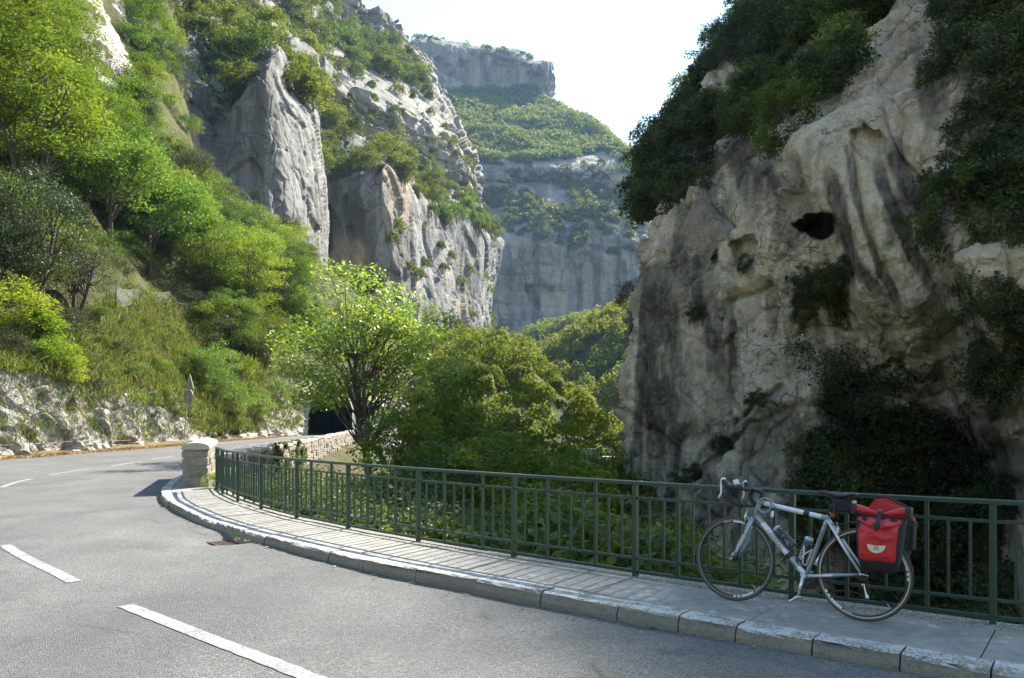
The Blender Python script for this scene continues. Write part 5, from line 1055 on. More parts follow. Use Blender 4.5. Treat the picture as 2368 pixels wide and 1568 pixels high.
forest('wood', 'wooded hill of feathery yellow-green trees in the gorge beyond the pale tree', mHC.pick([(900, 1200), (900, 760), (1480, 760), (1480, 1250)], 230, rs, mind=1.6), 3.5, 6.0, 760, 0.42, 41, wide=0.42)
forest('wood', 'sunlit wooded dome beside the right cliff', mHD.pick([(1100, 1150), (1100, 720), (1600, 720), (1600, 1150)], 380, rs, mind=2.5), 6, 10, 260, 0.95, 42, wide=0.45)
forest('wood', 'dark wood at the foot of the far cliff wall', mHE.pick([(1000, 950), (1000, 720), (1600, 720), (1600, 950)], 260, rs, mind=3), 8, 13, 170, 1.5, 43, wide=0.45)
slope_poly = [(975, 225), (1080, 212), (1235, 205), (1265, 235), (1380, 290), (1445, 350), (1490, 395), (1480, 420), (1400, 350), (1330, 368), (1200, 380), (1080, 385), (1030, 300)]
sp_ = mFM.pick(slope_poly, 3600, rs, nz=(-0.1, 1)) + mFM.pick([(1020, 300), (1085, 300), (1110, 480), (1070, 480)], 260, rs)
forest('wood', 'sunlit forest covering the slope of the far mountain', sp_, 7, 11, 60, 1.9, 44, wide=0.5)
sp_ = mFM.pick([(1080, 420), (1490, 420), (1490, 480), (1430, 560), (1200, 560), (1140, 520)], 260, rs, nz=(0.1, 1)) + mFM.pick([(950, 85), (1230, 130), (1230, 145), (950, 112)], 60, rs) + mFM.pick([(1100, 370), (1490, 385), (1490, 440), (1100, 440)], 70, rs) + mFM.pick([(1140, 480), (1480, 480), (1470, 640), (1380, 640)], 90, rs, nz=(0.0, 1))
forest('wood', 'scattered trees on the ledges of the far mountain', sp_, 6, 11, 110, 1.6, 45, wide=0.5, mat='far')
# --- grass, weeds and dead leaves
def blades(name, label, spots, hl, hh, k, seed, mat, cat='grass', wd=0.06, spread=0.3):
    rs = np.random.default_rng(seed); P0 = np.array([p for p, n_ in spots]); n = len(P0); ci = np.repeat(np.arange(n), k); m = len(ci)
    b = P0[ci] + np.concatenate([rs.normal(size=(m, 2)) * spread, np.zeros((m, 1))], 1); h = rs.uniform(hl, hh, m)[:, None]; dr_ = np.concatenate([rs.normal(size=(m, 2)) * 0.45, np.ones((m, 1))], 1); dr_ = unit(dr_)
    sd = unit(np.cross(dr_, rs.normal(size=(m, 3)))) * wd; mid = b + dr_ * h * 0.55; tip = b + dr_ * h + np.concatenate([rs.normal(size=(m, 2)) * 0.25 * h, -0.12 * h], 1)
    V = np.stack([b - sd * 0.5, mid - sd * 0.5, tip, mid + sd * 0.5], 1)
    me = crown_mesh(name, V, 0.5 * rs.random(n)[ci] + 0.6 * rs.random(m)); o = link(name, me, LM[mat]); return tag(o, label, cat, kind='stuff')
rs = np.random.default_rng(37)
sp_ = mLA.pick([(150, 940), (160, 760), (300, 660), (470, 720), (560, 1000), (410, 960), (290, 930)], 5200, rs) + mLA.pick([(-60, 1035), (-60, 850), (410, 905), (410, 1022)], 420, rs) + mLA.pick([(-60, 860), (-60, 760), (200, 800), (200, 890)], 1400, rs) + mLA.pick([(430, 480), (600, 440), (660, 640), (460, 640)], 1500, rs) + mLA.pick([(420, 1010), (700, 990), (700, 840), (430, 860)], 2400, rs)
blades('grass', 'dry olive and straw coloured grass on the slope above the road', sp_, 0.25, 0.75, 7, 51, 'grass', wd=0.055, spread=0.28)
XX, YY = rs.uniform(-12, 3, 5200), rs.uniform(9, 34, 5200); ok_ = -EDGE_R.dist(XX, YY, 5) > 1.5
sp_ = [(np.array([X_, Y_, ground_z(X_, Y_) - 0.03]), None) for X_, Y_ in zip(XX[ok_], YY[ok_])]
blades('grass', 'mixed grass and weeds on the bank below the railing', sp_, 0.2, 0.6, 5, 52, 'grass', wd=0.05, spread=0.3)
V0 = []; 
for k in range(7000):
    s_ = rs.uniform(EDGE_L.near((-19.8, 26)), EDGE_L.near((-22.4, 84))); o_ = abs(rs.normal(0, 0.8)) - 0.35; p = EDGE_L.at(s_); tn = EDGE_L.tan(s_); V0.append((p[0] - tn[1] * o_, p[1] + tn[0] * o_, 0.03 + 0.10 * float(np.clip(o_ / 3, 0, 1)) + 0.02 * rs.random()))
V = quads(np.array(V0), rs.uniform(0.07, 0.16, len(V0)), rs, 0.6, 0.7); o = link('leaf_litter', crown_mesh('leaf_litter', V, rs.random(len(V0))), LM['litter']); tag(o, 'brown fallen leaves along the edge of the road under the rock cut', 'leaves', kind='stuff')
s9 = rs.uniform(KERB.near((4, 3.6)), KERB.near((-7.5, 17)), 130); o9 = -np.abs(rs.normal(0.02, 0.10, 130)) - 0.02; C9 = []
for s_, oo in zip(s9, o9): p = off(KERB, s_, oo); C9.append((p[0], p[1], 0.012 + float(rz_at(p))))
o = link('fallen_leaves', crown_mesh('fallen_leaves', quads(np.array(C9), rs.uniform(0.025, 0.06, 130), rs, 0.85, 0.6), rs.random(130)), LM['litter']); tag(o, 'few dry leaves and grit lying in the gutter along the kerb', 'leaves', kind='stuff')
# ivy on the low wall
for (s_, ln, dp, lab) in [(9.5, 3.2, 1.5, 'ivy hanging over the low wall, nearer patch'), (14.8, 2.4, 1.8, 'ivy hanging over the low wall, farther patch')]:
    m = 3600; u_ = rs.normal(0, 0.34, m); zz_ = 0.60 - dp * np.abs(rs.normal(0, 0.5, m)); kp = vn(np.stack([u_ * 4, zz_ * 2.2, 0 * u_ + s_], -1), 5) > -0.12 + 0.35 * np.abs(u_); C = []
    for a, b in zip(s_ + ln * u_[kp], zz_[kp]):
        p = PW.at(a); tn = PW.tan(a); oo = 0.27 + 0.10 * rs.random() - (0.35 * rs.random() if b > 0.5 else 0); C.append((p[0] + tn[1] * oo, p[1] - tn[0] * oo, b))
    C = np.array(C); m = len(C); c0_ = C.mean(0); o = link('ivy', crown_mesh('ivy', quads(C - c0_, 0.12 * rs.uniform(0.6, 1.3, m), rs, 0.2, 0.8), rs.random(m)), LM['olive']); o.location = c0_; tag(o, lab, 'ivy')
p = (-6.35, 16.55, FZ); plant('vine', 'weed', 'small yellow-green weed at the foot of the stone parapet end', 'plant', p, 0.35, parts=False, wide=0.9)
# ================================================================== bicycle leaning on the railing
def metal(name, col, rough=0.32, metal_=0.65, var=0.06): return plain(name, col, rough, metal_, 0.5, var, 9)
M['bluegrey'] = metal('blue_grey_paint', (0.29, 0.345, 0.375), 0.28, 0.5); M['silver'] = metal('silver_paint', (0.66, 0.67, 0.69), 0.33, 0.4); M['alloy'] = metal('bare_alloy', (0.62, 0.62, 0.62), 0.25, 0.9)
M['black'] = plain('black_plastic', (0.014, 0.014, 0.016), 0.5); M['tape'] = plain('black_bar_tape', (0.018, 0.018, 0.02), 0.75, bump=0.4, vs_=30); M['rubber'] = plain('tyre_rubber', (0.016, 0.016, 0.018), 0.7); M['sidewall'] = plain('grey_tyre_line', (0.20, 0.20, 0.20), 0.6)
M['rimdark'] = plain('black_rim', (0.02, 0.021, 0.024), 0.3); M['rimpale'] = metal('worn_brake_track', (0.55, 0.49, 0.42), 0.35, 0.6); M['rimgrey'] = metal('grey_brake_track', (0.24, 0.23, 0.23), 0.35, 0.7); M['decal'] = plain('white_decal', (0.72, 0.74, 0.78), 0.4, var=0.03); M['dgrey'] = plain('dark_grey_print', (0.10, 0.12, 0.14), 0.4)
M['redfab'] = plain('red_coated_fabric', (0.50, 0.014, 0.016), 0.36, 0, 0.5, 0.18, 7, 0.0); M['blackfab'] = plain('black_pannier_fabric', (0.013, 0.013, 0.015), 0.75, bump=0.3, vs_=30); M['cream'] = plain('cream_reflective_patch', (0.62, 0.62, 0.46), 0.5, var=0.03)
M['smoke'] = plain('smoky_bottle_plastic', (0.035, 0.035, 0.04), 0.25, 0, 0.6); M['clearcap'] = plain('clear_bottle_cap', (0.40, 0.43, 0.50), 0.2, 0, 0.6); M['whitepl'] = plain('white_plastic', (0.62, 0.62, 0.60), 0.4, var=0.04); M['redpr'] = plain('red_print', (0.38, 0.03, 0.03), 0.5); M['lockgrey'] = plain('grey_lock_cable', (0.26, 0.29, 0.30), 0.3); M['saddle'] = plain('black_saddle', (0.02, 0.02, 0.023), 0.4, bump=0.2, vs_=20)
BK = Matrix.Translation((2.51, 5.60, FZ)) @ Matrix.Rotation(math.atan2(0.65, -0.76), 4, 'Z') @ Matrix.Rotation(R(6.5), 4, 'X')
bike = thing('bicycle', 'grey and silver road bicycle leaning against the green railing', 'bicycle'); bike.matrix_world = BK
def seg_tube(name, pts, rads, mats, slots, parent=bike, n=14, sq=(1, 1)):   # tube along pts, material slot for each segment, oval cross-section (in plane, across)
    V = []; P = [Vector(p) for p in pts]; m = len(P)
    rads = [rads] * m if not hasattr(rads, '__len__') else rads
    for i in range(m):
        t1 = (P[min(i + 1, m - 1)] - P[max(i - 1, 0)]).normalized(); sd = Vector((0, 1, 0)); sd = (sd - t1 * sd.dot(t1)).normalized(); up = t1.cross(sd)
        for k in range(n): a = 2 * math.pi * k / n; V.append(P[i] + up * math.cos(a) * rads[i] * sq[0] + sd * math.sin(a) * rads[i] * sq[1])
    fs = [(i * n + k, i * n + (k + 1) % n, (i + 1) * n + (k + 1) % n, (i + 1) * n + k) for i in range(m - 1) for k in range(n)]
    me = bpy.data.meshes.new(name); me.from_pydata([tuple(v) for v in V], [], fs + [tuple(range(n)), tuple(range((m - 1) * n, m * n))]); me.update()
    bm = bmesh.new(); bm.from_mesh(me); bmesh.ops.recalc_face_normals(bm, faces=bm.faces); bm.to_mesh(me); bm.free()
    for m_ in mats: me.materials.append(m_)
    for i, s_ in enumerate(slots):
        for k in range(n): me.polygons[i * n + k].material_index = s_
    me.polygons.foreach_set('use_smooth', np.ones(len(me.polygons), bool)); return link(name, me, None, parent)
def lin(a, b, n): return [tuple(Vector(a).lerp(Vector(b), t1)) for t1 in np.linspace(0, 1, n)]
BB = Vector((0.41, 0, 0.268)); ST = Vector((0.262, 0, 0.735)); HB = Vector((0.834, 0, 0.672)); HT = Vector((0.790, 0, 0.822)); RA = Vector((0, 0, 0.334)); FA = Vector((0.985, 0, 0.334))
BG, SV, BL = 0, 1, 2; tri3 = [M['bluegrey'], M['silver'], M['black']]
seg_tube('head_tube', lin(HB, HT, 3), [0.021, 0.019, 0.021], tri3, [0, 0])
seg_tube('top_tube', lin((0.797, 0, 0.795), (0.268, 0, 0.712), 13), [0.0185] * 13, tri3, [0, 1, 1, 1, 1, 1, 1, 1, 2, 1, 1, 0], sq=(1.05, 1))
seg_tube('down_tube', lin((0.826, 0, 0.69), tuple(BB), 15), [0.0215] * 15, tri3, [0, 0, 1, 1, 1, 1, 1, 1, 1, 2, 0, 0, 1, 1], sq=(1.1, 1))
seg_tube('seat_tube', lin(tuple(BB), tuple(ST), 8), 0.0165, tri3, [0, 0, 0, 0, 0, 0, 0])
for sy in (1, -1):
    seg_tube('chain_stay', [(0.40, 0.028 * sy, 0.270), (0.2, 0.045 * sy, 0.300), (0.01, 0.062 * sy, 0.332)], [0.013, 0.011, 0.008], tri3, [1, 0], n=10)
    seg_tube('seat_stay', [(0.262, 0.018 * sy, 0.70), (0.13, 0.045 * sy, 0.51), (0.0, 0.062 * sy, 0.338)], [0.0115, 0.0105, 0.008], tri3, [1, 1], n=10)
    seg_tube('fork_blade', [(0.838, 0.020 * sy, 0.672), (0.85, 0.042 * sy, 0.63), (0.89, 0.050 * sy, 0.50), (0.94, 0.050 * sy, 0.41), (0.985, 0.050 * sy, 0.336)], [0.017, 0.019, 0.016, 0.012, 0.008], tri3, [0, 0, 0, 0], n=12, sq=(1.15, 0.75))
MB().lathe([(0.0, -0.036), (0.021, -0.036), (0.021, 0.036), (0, 0.036)], 16, Matrix.Translation(BB) @ Matrix.Rotation(R(90), 4, 'X')).build('bottom_bracket', M['bluegrey'], bike)
# wheels
me_spoke = MB().tube([(0, 0, 0.018), (0, 0, 0.302)], 0.0011, 4, cap=False).mesh('spoke'); me_spoke.materials.append(M['black'])
def arc_patch(r0, r1, a0, a1, y, n=10):
    V = []; 
    for a in np.linspace(a0, a1, n): V += [(r0 * math.cos(a), y, r0 * math.sin(a)), (r1 * math.cos(a), y, r1 * math.sin(a))]
    return V, [(2 * i, 2 * i + 2, 2 * i + 3, 2 * i + 1) for i in range(n - 1)]
def text_mesh(body, size, mat, parent, Mx, name='lettering', extrude=0.0):
    cu = bpy.data.curves.new(name, 'FONT'); cu.body = body; cu.size = size; cu.align_x = 'CENTER'; cu.align_y = 'CENTER'; cu.resolution_u = 2; cu.extrude = extrude; cu.offset = size * 0.012
    tmp = bpy.data.objects.new(name, cu); COL.objects.link(tmp); bpy.context.view_layer.update()
    me = bpy.data.meshes.new_from_object(tmp.evaluated_get(bpy.context.evaluated_depsgraph_get())); bpy.data.objects.remove(tmp); bpy.data.curves.remove(cu)
    me.materials.clear(); me.materials.append(mat); o = bpy.data.objects.new(name, me); COL.objects.link(o); o.parent = parent; o.matrix_local = Mx; return o
RX = Matrix.Rotation(R(90), 4, 'X')
def on_tube(p, ang, lift):                             # text lying on the near (+Y) side of the frame plane, running along angle ang
    return Matrix.Translation((p[0], lift, p[2])) @ Matrix.Rotation(-ang, 4, 'Y') @ Matrix.Rotation(R(180), 4, 'Z') @ RX
def wheel(c, track, rot0, decals):
    Mw = Matrix.Rotation(R(90), 4, 'X')                # lathe axis to Y
    w_ = MB().lathe([(0.288, 0.0), (0.291, 0.0075), (0.305, 0.0095), (0.309, 0.0095), (0.309, -0.0095), (0.305, -0.0095), (0.291, -0.0075)], 72, Mw, closed=True).build('wheel', M['rimdark'], bike, sm=False); w_.location = c
    ty = [(0.312 + 0.0125 * math.sin(a) + 0.0085, 0.0125 * math.cos(a)) for a in np.linspace(-0.6, math.pi + 0.6, 12)]
    MB().lathe(ty, 72, Mw).build('tyre', M['rubber'], w_, sm=True)
    for s_ in (1, -1):
        MB().lathe([(0.3035, s_ * 0.0098), (0.3125, s_ * 0.0103)], 72, Mw).build('brake_track', track, w_)
        MB().lathe([(0.3205, s_ * 0.0129), (0.3235, s_ * 0.0129)], 72, Mw).build('sidewall_line', M['sidewall'], w_)
    MB().lathe([(0, -0.05), (0.012, -0.05), (0.012, -0.035), (0.024, -0.033), (0.024, -0.028), (0.012, -0.025), (0.012, 0.025), (0.024, 0.028), (0.024, 0.033), (0.012, 0.035), (0.012, 0.05), (0, 0.05)], 16, Mw).build('hub', M['black'], w_)
    for k in range(20):
        o = link('spoke', me_spoke, None, w_); o.rotation_euler = (R(4.5) * (1 if k % 2 else -1), rot0 + 2 * math.pi * k / 20, 0); o.location = (0, 0.026 if k % 2 else -0.026, 0)
    for a0 in decals:
        mb = MB()
        for (d0, d1) in ((0, 0.34), (0.38, 0.46), (0.50, 0.58)): mb.add(*arc_patch(0.2895, 0.3025, a0 + d0, a0 + d1, 0.0104))
        mb.build('rim_decal', M['decal'], w_)
        am = a0 - 0.16; text_mesh('SHIMANO', 0.014, M['decal'], w_, Matrix.Translation((0.2965 * math.cos(am), 0.0108, 0.2965 * math.sin(am))) @ Matrix.Rotation(-(am - math.pi / 2), 4, 'Y') @ Matrix.Rotation(R(180), 4, 'Z') @ RX)
    mb = MB().tube([(0.25 * math.cos(4), 0, 0.25 * math.sin(4)), (0.29 * math.cos(4), 0, 0.29 * math.sin(4))], 0.003, 6); mb.build('valve', M['alloy'], w_)
    return w_
wheel(tuple(FA), M['rimgrey'], 0.1, (4.1, 1.5)); wheel(tuple(RA), M['rimpale'], 0.4, (5.2, 2.6))
MB().tube([(0.985, 0.055, 0.334), (0.985, 0.072, 0.334)], 0.012, 10).tube([(0.985, 0.068, 0.336), (0.975, 0.075, 0.362), (0.965, 0.073, 0.385)], [0.006, 0.0055, 0.004], 8).build('quick_release_lever', M['alloy'], bike, sm=True)
MB().tube([(0.0, 0.058, 0.334), (0.0, 0.08, 0.334)], 0.013, 10).tube([(0.0, 0.076, 0.334), (-0.03, 0.085, 0.336), (-0.055, 0.08, 0.330)], [0.006, 0.0055, 0.004], 8).build('quick_release_lever', M['alloy'], bike, sm=True)
# stem, bars, levers
MB().tube([(0.790, 0, 0.820), (0.776, 0, 0.872)], 0.0165, 14).build('headset_spacers', M['black'], bike, sm=True)
MB().tube([(0.778, 0, 0.868), (0.80, 0, 0.880), (0.872, 0, 0.892)], [0.020, 0.018, 0.0165], 12).build('stem', M['black'], bike, sm=True)
def cr3(pts, n): return [tuple(p) for p in crom(np.array(pts), n)]
MB().tube(cr3([(0.872, -0.205, 0.893), (0.872, -0.1, 0.893), (0.872, 0.1, 0.893), (0.872, 0.205, 0.893)], 9), 0.0165, 12).build('handlebar', M['tape'], bike, sm=True)
for sy in (1, -1):
    y_ = 0.205 * sy
    MB().tube(cr3([(0.868, y_ * 0.93, 0.893), (0.905, y_, 0.893), (0.945, y_ * 1.01, 0.888), (0.968, y_ * 1.02, 0.855), (0.955, y_ * 1.02, 0.808), (0.905, y_ * 1.02, 0.773), (0.84, y_ * 1.03, 0.760)], 26), 0.0175, 12).build('drop_bar', M['tape'], bike, sm=True)
    MB().tube(cr3([(0.940, y_ * 1.01, 0.893), (0.972, y_ * 1.01, 0.905), (1.005, y_ * 1.01, 0.935), (1.016, y_ * 1.01, 0.955)], 9), [0.020, 0.023, 0.025, 0.025, 0.024, 0.023, 0.022, 0.019, 0.012], 12).build('brake_hood', M['black'], bike, sm=True)
    lv = MB().tube(cr3([(1.012, y_ * 1.01, 0.950), (1.030, y_ * 1.02, 0.935), (1.030, y_ * 1.03, 0.89), (1.026, y_ * 1.05, 0.845), (1.046, y_ * 1.05, 0.805)], 16), [0.012, 0.014, 0.014, 0.013, 0.011, 0.010, 0.009, 0.009, 0.0085, 0.008, 0.008, 0.008, 0.009, 0.009, 0.008, 0.005], 8).build('brake_lever', M['silver'], bike, sm=True)
    MB().tube(cr3([(1.000, y_ * 1.0, 0.958), (1.022, y_ * 1.01, 0.956), (1.034, y_ * 1.01, 0.94)], 6), [0.006, 0.011, 0.012, 0.012, 0.010, 0.006], 8).build('lever_cap', M['decal'], lv, sm=True)
    MB().tube(cr3([(1.015, y_ * 0.95, 0.935), (0.98, y_ * 0.8, 0.955), (0.93, y_ * 0.5, 0.86), (0.86, y_ * 0.15, 0.70)], 16), 0.0026, 5).build('cable', M['black'], bike, sm=True)
lt = MB().box((0, 0, 0), (0.05, 0.055, 0.045)).build('handlebar_box', M['silver'], bike, bevel=0.010); lt.location = (0.925, 0.155, 0.938); lt.rotation_euler = (0.1, 0.35, 0.1)  # silver box on the bar, purpose unknown
MB().box((-0.026, 0, 0.01), (0.012, 0.04, 0.05)).build('box_back', M['black'], lt, bevel=0.004)
# brakes
for nm, x_, z_, sg_ in (('front', 0.876, 0.662, 1), ('rear', 0.205, 0.602, -1)):
    br = MB().tube(cr3([(x_ + 0.012 * sg_, 0.0, z_ + 0.055), (x_ + 0.02 * sg_, 0.02, z_ + 0.035), (x_ + 0.022 * sg_, 0.03, z_ + 0.005), (x_ + 0.022 * sg_, 0.022, z_ - 0.025)], 8), [0.008, 0.009, 0.011, 0.011, 0.010, 0.009, 0.008, 0.008], 7).tube(cr3([(x_ + 0.012 * sg_, 0.0, z_ + 0.05), (x_ + 0.02 * sg_, -0.025, z_ + 0.02), (x_ + 0.022 * sg_, -0.022, z_ - 0.025)], 7), 0.008, 7).tube([(x_ + 0.012 * sg_, 0.018, z_ + 0.045), (x_ + 0.014 * sg_, 0.022, z_ + 0.085)], 0.0045, 6).build('brake_caliper', M['alloy'], bike, sm=True)
    for s_ in (1, -1): MB().box((x_ + 0.024 * sg_, 0.017 * s_, z_ - 0.03), (0.045, 0.008, 0.011), Matrix.Rotation(R(20 * -sg_), 3, 'Y')).build('brake_pad', M['black'], br)
# saddle and post
MB().tube([tuple(ST), (0.216, 0, 0.868)], 0.0135, 12).build('seat_post', M['black'], bike, sm=True)
V = []; fs = []
secs_ = [(0.345, 0.012, 0.905, 0.010), (0.335, 0.020, 0.914, 0.018), (0.30, 0.023, 0.916, 0.024), (0.25, 0.026, 0.910, 0.028), (0.20, 0.036, 0.902, 0.030), (0.15, 0.056, 0.902, 0.030), (0.11, 0.070, 0.908, 0.028), (0.08, 0.070, 0.912, 0.022), (0.065, 0.055, 0.911, 0.012)]
for (x_, hw, zt, th) in secs_:
    for (a, b) in ((-1, -0.9), (-1.02, -0.35), (-0.75, -0.02), (-0.3, 0.0), (0, -0.06), (0.3, 0.0), (0.75, -0.02), (1.02, -0.35), (1, -0.9), (0.4, -1.0), (-0.4, -1.0)): V.append((x_, a * hw, zt + b * th))
m = 11; fs = [(i * m + j, i * m + (j + 1) % m, (i + 1) * m + (j + 1) % m, (i + 1) * m + j) for i in range(len(secs_) - 1) for j in range(m)] + [tuple(range(m)), tuple(range((len(secs_) - 1) * m, len(secs_) * m))]
sd_ = MB().add(V, fs).build('saddle', M['saddle'], bike, sm=True)
for s_ in (1, -1): MB().tube(cr3([(0.325, 0.008 * s_, 0.895), (0.27, 0.022 * s_, 0.872), (0.17, 0.022 * s_, 0.872), (0.10, 0.035 * s_, 0.89)], 10), 0.0035, 6).build('saddle_rail', M['black'], sd_)
# cranks, chainrings, cassette, derailleur
ck = Matrix.Rotation(R(-12), 3, 'Y'); pe = BB + Vector((0.03, 0.075, -0.165))
MB().tube([tuple(BB + Vector((0, 0.06, 0))), tuple(BB.lerp(pe, 0.5) + Vector((0, 0.035, 0))), tuple(pe)], [0.017, 0.012, 0.011], 10).lathe([(0, 0), (0.02, 0), (0.02, 0.022), (0, 0.022)], 14, Matrix.Translation(BB + Vector((0, 0.072, 0))) @ Matrix.Rotation(R(90), 4, 'X')).build('crank_arm', M['alloy'], bike, sm=True)
MB().lathe([(0, 0), (0.009, 0), (0.009, 0.004), (0, 0.004)], 12, Matrix.Translation(BB + Vector((0, 0.0745, 0))) @ Matrix.Rotation(R(90), 4, 'X')).build('crank_bolt', M['black'], bike)
pd_ = MB().box((pe[0] + 0.005, pe[1] + 0.045, pe[2] - 0.004), (0.085, 0.06, 0.018), Matrix.Rotation(R(38), 3, 'Y')).build('pedal', M['alloy'], bike, bevel=0.006)
pf = BB * 2 - pe; MB().tube([tuple(BB + Vector((0, -0.06, 0))), tuple(pf + Vector((0, -0.15 + 0.0, 0)) * 1)], [0.015, 0.011], 8).build('crank_arm', M['alloy'], bike, sm=True)
for r_, y_ in ((0.100, -0.046), (0.078, -0.040)):
    ring = []; 
    mb = MB(); n = 88; V = []
    for k in range(n):
        rr = r_ + (0.004 if k % 2 else -0.001); a = 2 * math.pi * k / n
        V += [(BB[0] + rr * math.cos(a), y_, BB[2] + rr * math.sin(a)), (BB[0] + (r_ - 0.022) * math.cos(a), y_, BB[2] + (r_ - 0.022) * math.sin(a)), (BB[0] + rr * math.cos(a), y_ + 0.003, BB[2] + rr * math.sin(a)), (BB[0] + (r_ - 0.022) * math.cos(a), y_ + 0.003, BB[2] + (r_ - 0.022) * math.sin(a))]
    mb.add(V, [q for k in range(n) for q in ((4 * k, 4 * ((k + 1) % n), 4 * ((k + 1) % n) + 1, 4 * k + 1), (4 * k + 2, 4 * k + 3, 4 * ((k + 1) % n) + 3, 4 * ((k + 1) % n) + 2), (4 * k, 4 * k + 2, 4 * ((k + 1) % n) + 2, 4 * ((k + 1) % n)))]); mb.build('chainring', M['black'], bike)
for k in range(5): a = k * 1.2566 + 0.3; MB().box((BB[0] + 0.045 * math.cos(a), -0.045, BB[2] + 0.045 * math.sin(a)), (0.075, 0.006, 0.018), Matrix.Rotation(-a, 3, 'Y')).build('spider_arm', M['black'], bike)
mb = MB()
for k in range(7): mb.lathe([(0.015, -0.040 + k * 0.003), (0.046 - k * 0.004, -0.040 + k * 0.003), (0.046 - k * 0.004, -0.0385 + k * 0.003), (0.015, -0.0385 + k * 0.003)], 26, Matrix.Translation(RA) @ Matrix.Rotation(R(90), 4, 'X'))
mb.build('cassette', M['black'], bike)['kind'] = 'stuff'
MB().tube(cr3([(BB[0], -0.045, BB[2] + 0.10), (0.2, -0.045, 0.375), (0.0, -0.045, 0.375), (-0.040, -0.045, 0.34)], 12), 0.004, 5).tube(cr3([(BB[0], -0.045, BB[2] - 0.098), (0.25, -0.045, 0.185), (0.06, -0.045, 0.19), (-0.015, -0.045, 0.155), (-0.03, -0.045, 0.2), (-0.005, -0.045, 0.26), (0.0, -0.045, 0.295)], 24), 0.004, 5).build('chain', M['rust'], bike, sm=True)
dl = MB().tube(cr3([(-0.008, -0.05, 0.315), (-0.005, -0.052, 0.275), (0.01, -0.05, 0.25)], 6), 0.012, 8).build('rear_derailleur', M['black'], bike, sm=True)
MB().tube(cr3([(0.012, -0.02, 0.262), (-0.002, -0.02, 0.235), (-0.012, -0.02, 0.20), (-0.028, -0.02, 0.158)], 8), [0.014, 0.012, 0.007, 0.006, 0.006, 0.007, 0.013, 0.014], 8).build('derailleur_cage', M['alloy'], dl, sm=True)
# luggage rack
for s_ in (1, -1):
    MB().tube([(0.10, 0.055 * s_, 0.695), (-0.34, 0.055 * s_, 0.71)], 0.005, 6).build('rack_rail', M['black'], bike)
    MB().tube([(0.0, 0.07 * s_, 0.345), (-0.03, 0.06 * s_, 0.705)], 0.005, 6).build('rack_strut', M['black'], bike)
    MB().tube([(0.0, 0.07 * s_, 0.345), (-0.20, 0.06 * s_, 0.708)], 0.005, 6).build('rack_strut', M['black'], bike)
    MB().tube([(0.10, 0.05 * s_, 0.695), (0.17, 0.025 * s_, 0.675), (0.235, 0.02 * s_, 0.672)], 0.004, 6).build('rack_stay', M['black'], bike)
for x_ in (0.08, -0.1, -0.33): MB().tube([(x_, -0.055, 0.70), (x_, 0.055, 0.70)], 0.004, 6).build('rack_crossbar', M['black'], bike)
MB().tube(cr3([(0.245, 0.02, 0.76), (0.235, 0.026, 0.745), (0.225, 0.02, 0.73), (0.235, -0.02, 0.74)], 10), 0.011, 8).build('red_strap', M['redpr'], bike, sm=True)
# lettering on fork, down tube, seat tube
fa = math.atan2(0.672 - 0.36, 0.838 - 0.975); text_mesh('LAPIERRE', 0.036, M['decal'], bike, Matrix.Translation((0.918, 0.0655, 0.462)) @ Matrix.Rotation(R(66), 4, 'Y') @ Matrix.Rotation(R(180), 4, 'Z') @ RX)
da = math.atan2(0.69 - 0.268, 0.826 - 0.41); text_mesh('LAPIERRE', 0.044, M['bluegrey'], bike, Matrix.Translation((0.655, 0.0245, 0.515)) @ Matrix.Rotation(-da, 4, 'Y') @ Matrix.Rotation(R(180), 4, 'Z') @ RX)
text_mesh('LAPIERRE', 0.026, M['dgrey'], bike, Matrix.Translation((0.316, 0.0185, 0.565)) @ Matrix.Rotation(R(-107.5 + 180), 4, 'Y') @ Matrix.Rotation(R(180), 4, 'Z') @ RX)
# bottle cages
for (b0, dv) in (((0.64, 0, 0.515), (-0.703, 0, -0.711)), ((0.366, 0, 0.42), (0.302, 0, -0.953))):
    b0 = Vector(b0); d = Vector(dv); nrm_ = Vector((d[2], 0, -d[0])); nrm_ = nrm_ if nrm_.dot(Vector((0.5, 0, 0.6)) - b0) > 0 else -nrm_
    q = lambda a, b, y_: tuple(b0 + d * a + nrm_ * b + Vector((0, y_, 0)))
    cg = MB()
    for s_ in (1, -1): cg.tube(cr3([q(0.08, 0.02, 0.01 * s_), q(0.075, 0.04, 0.034 * s_), q(0.0, 0.055, 0.040 * s_), q(-0.05, 0.075, 0.034 * s_), q(-0.055, 0.09, 0.0)], 14), 0.0055, 6).tube(cr3([q(-0.04, 0.022, 0.008 * s_), q(-0.02, 0.035, 0.034 * s_), q(0.03, 0.06, 0.040 * s_), q(0.085, 0.07, 0.02 * s_), q(0.09, 0.06, 0.0)], 12), 0.005, 6)
    cg.tube([q(-0.05, 0.022, 0), q(0.09, 0.022, 0)], 0.007, 6).build('bottle_cage', M['whitepl'] if dv[0] > 0 else M['black'], bike, sm=True)
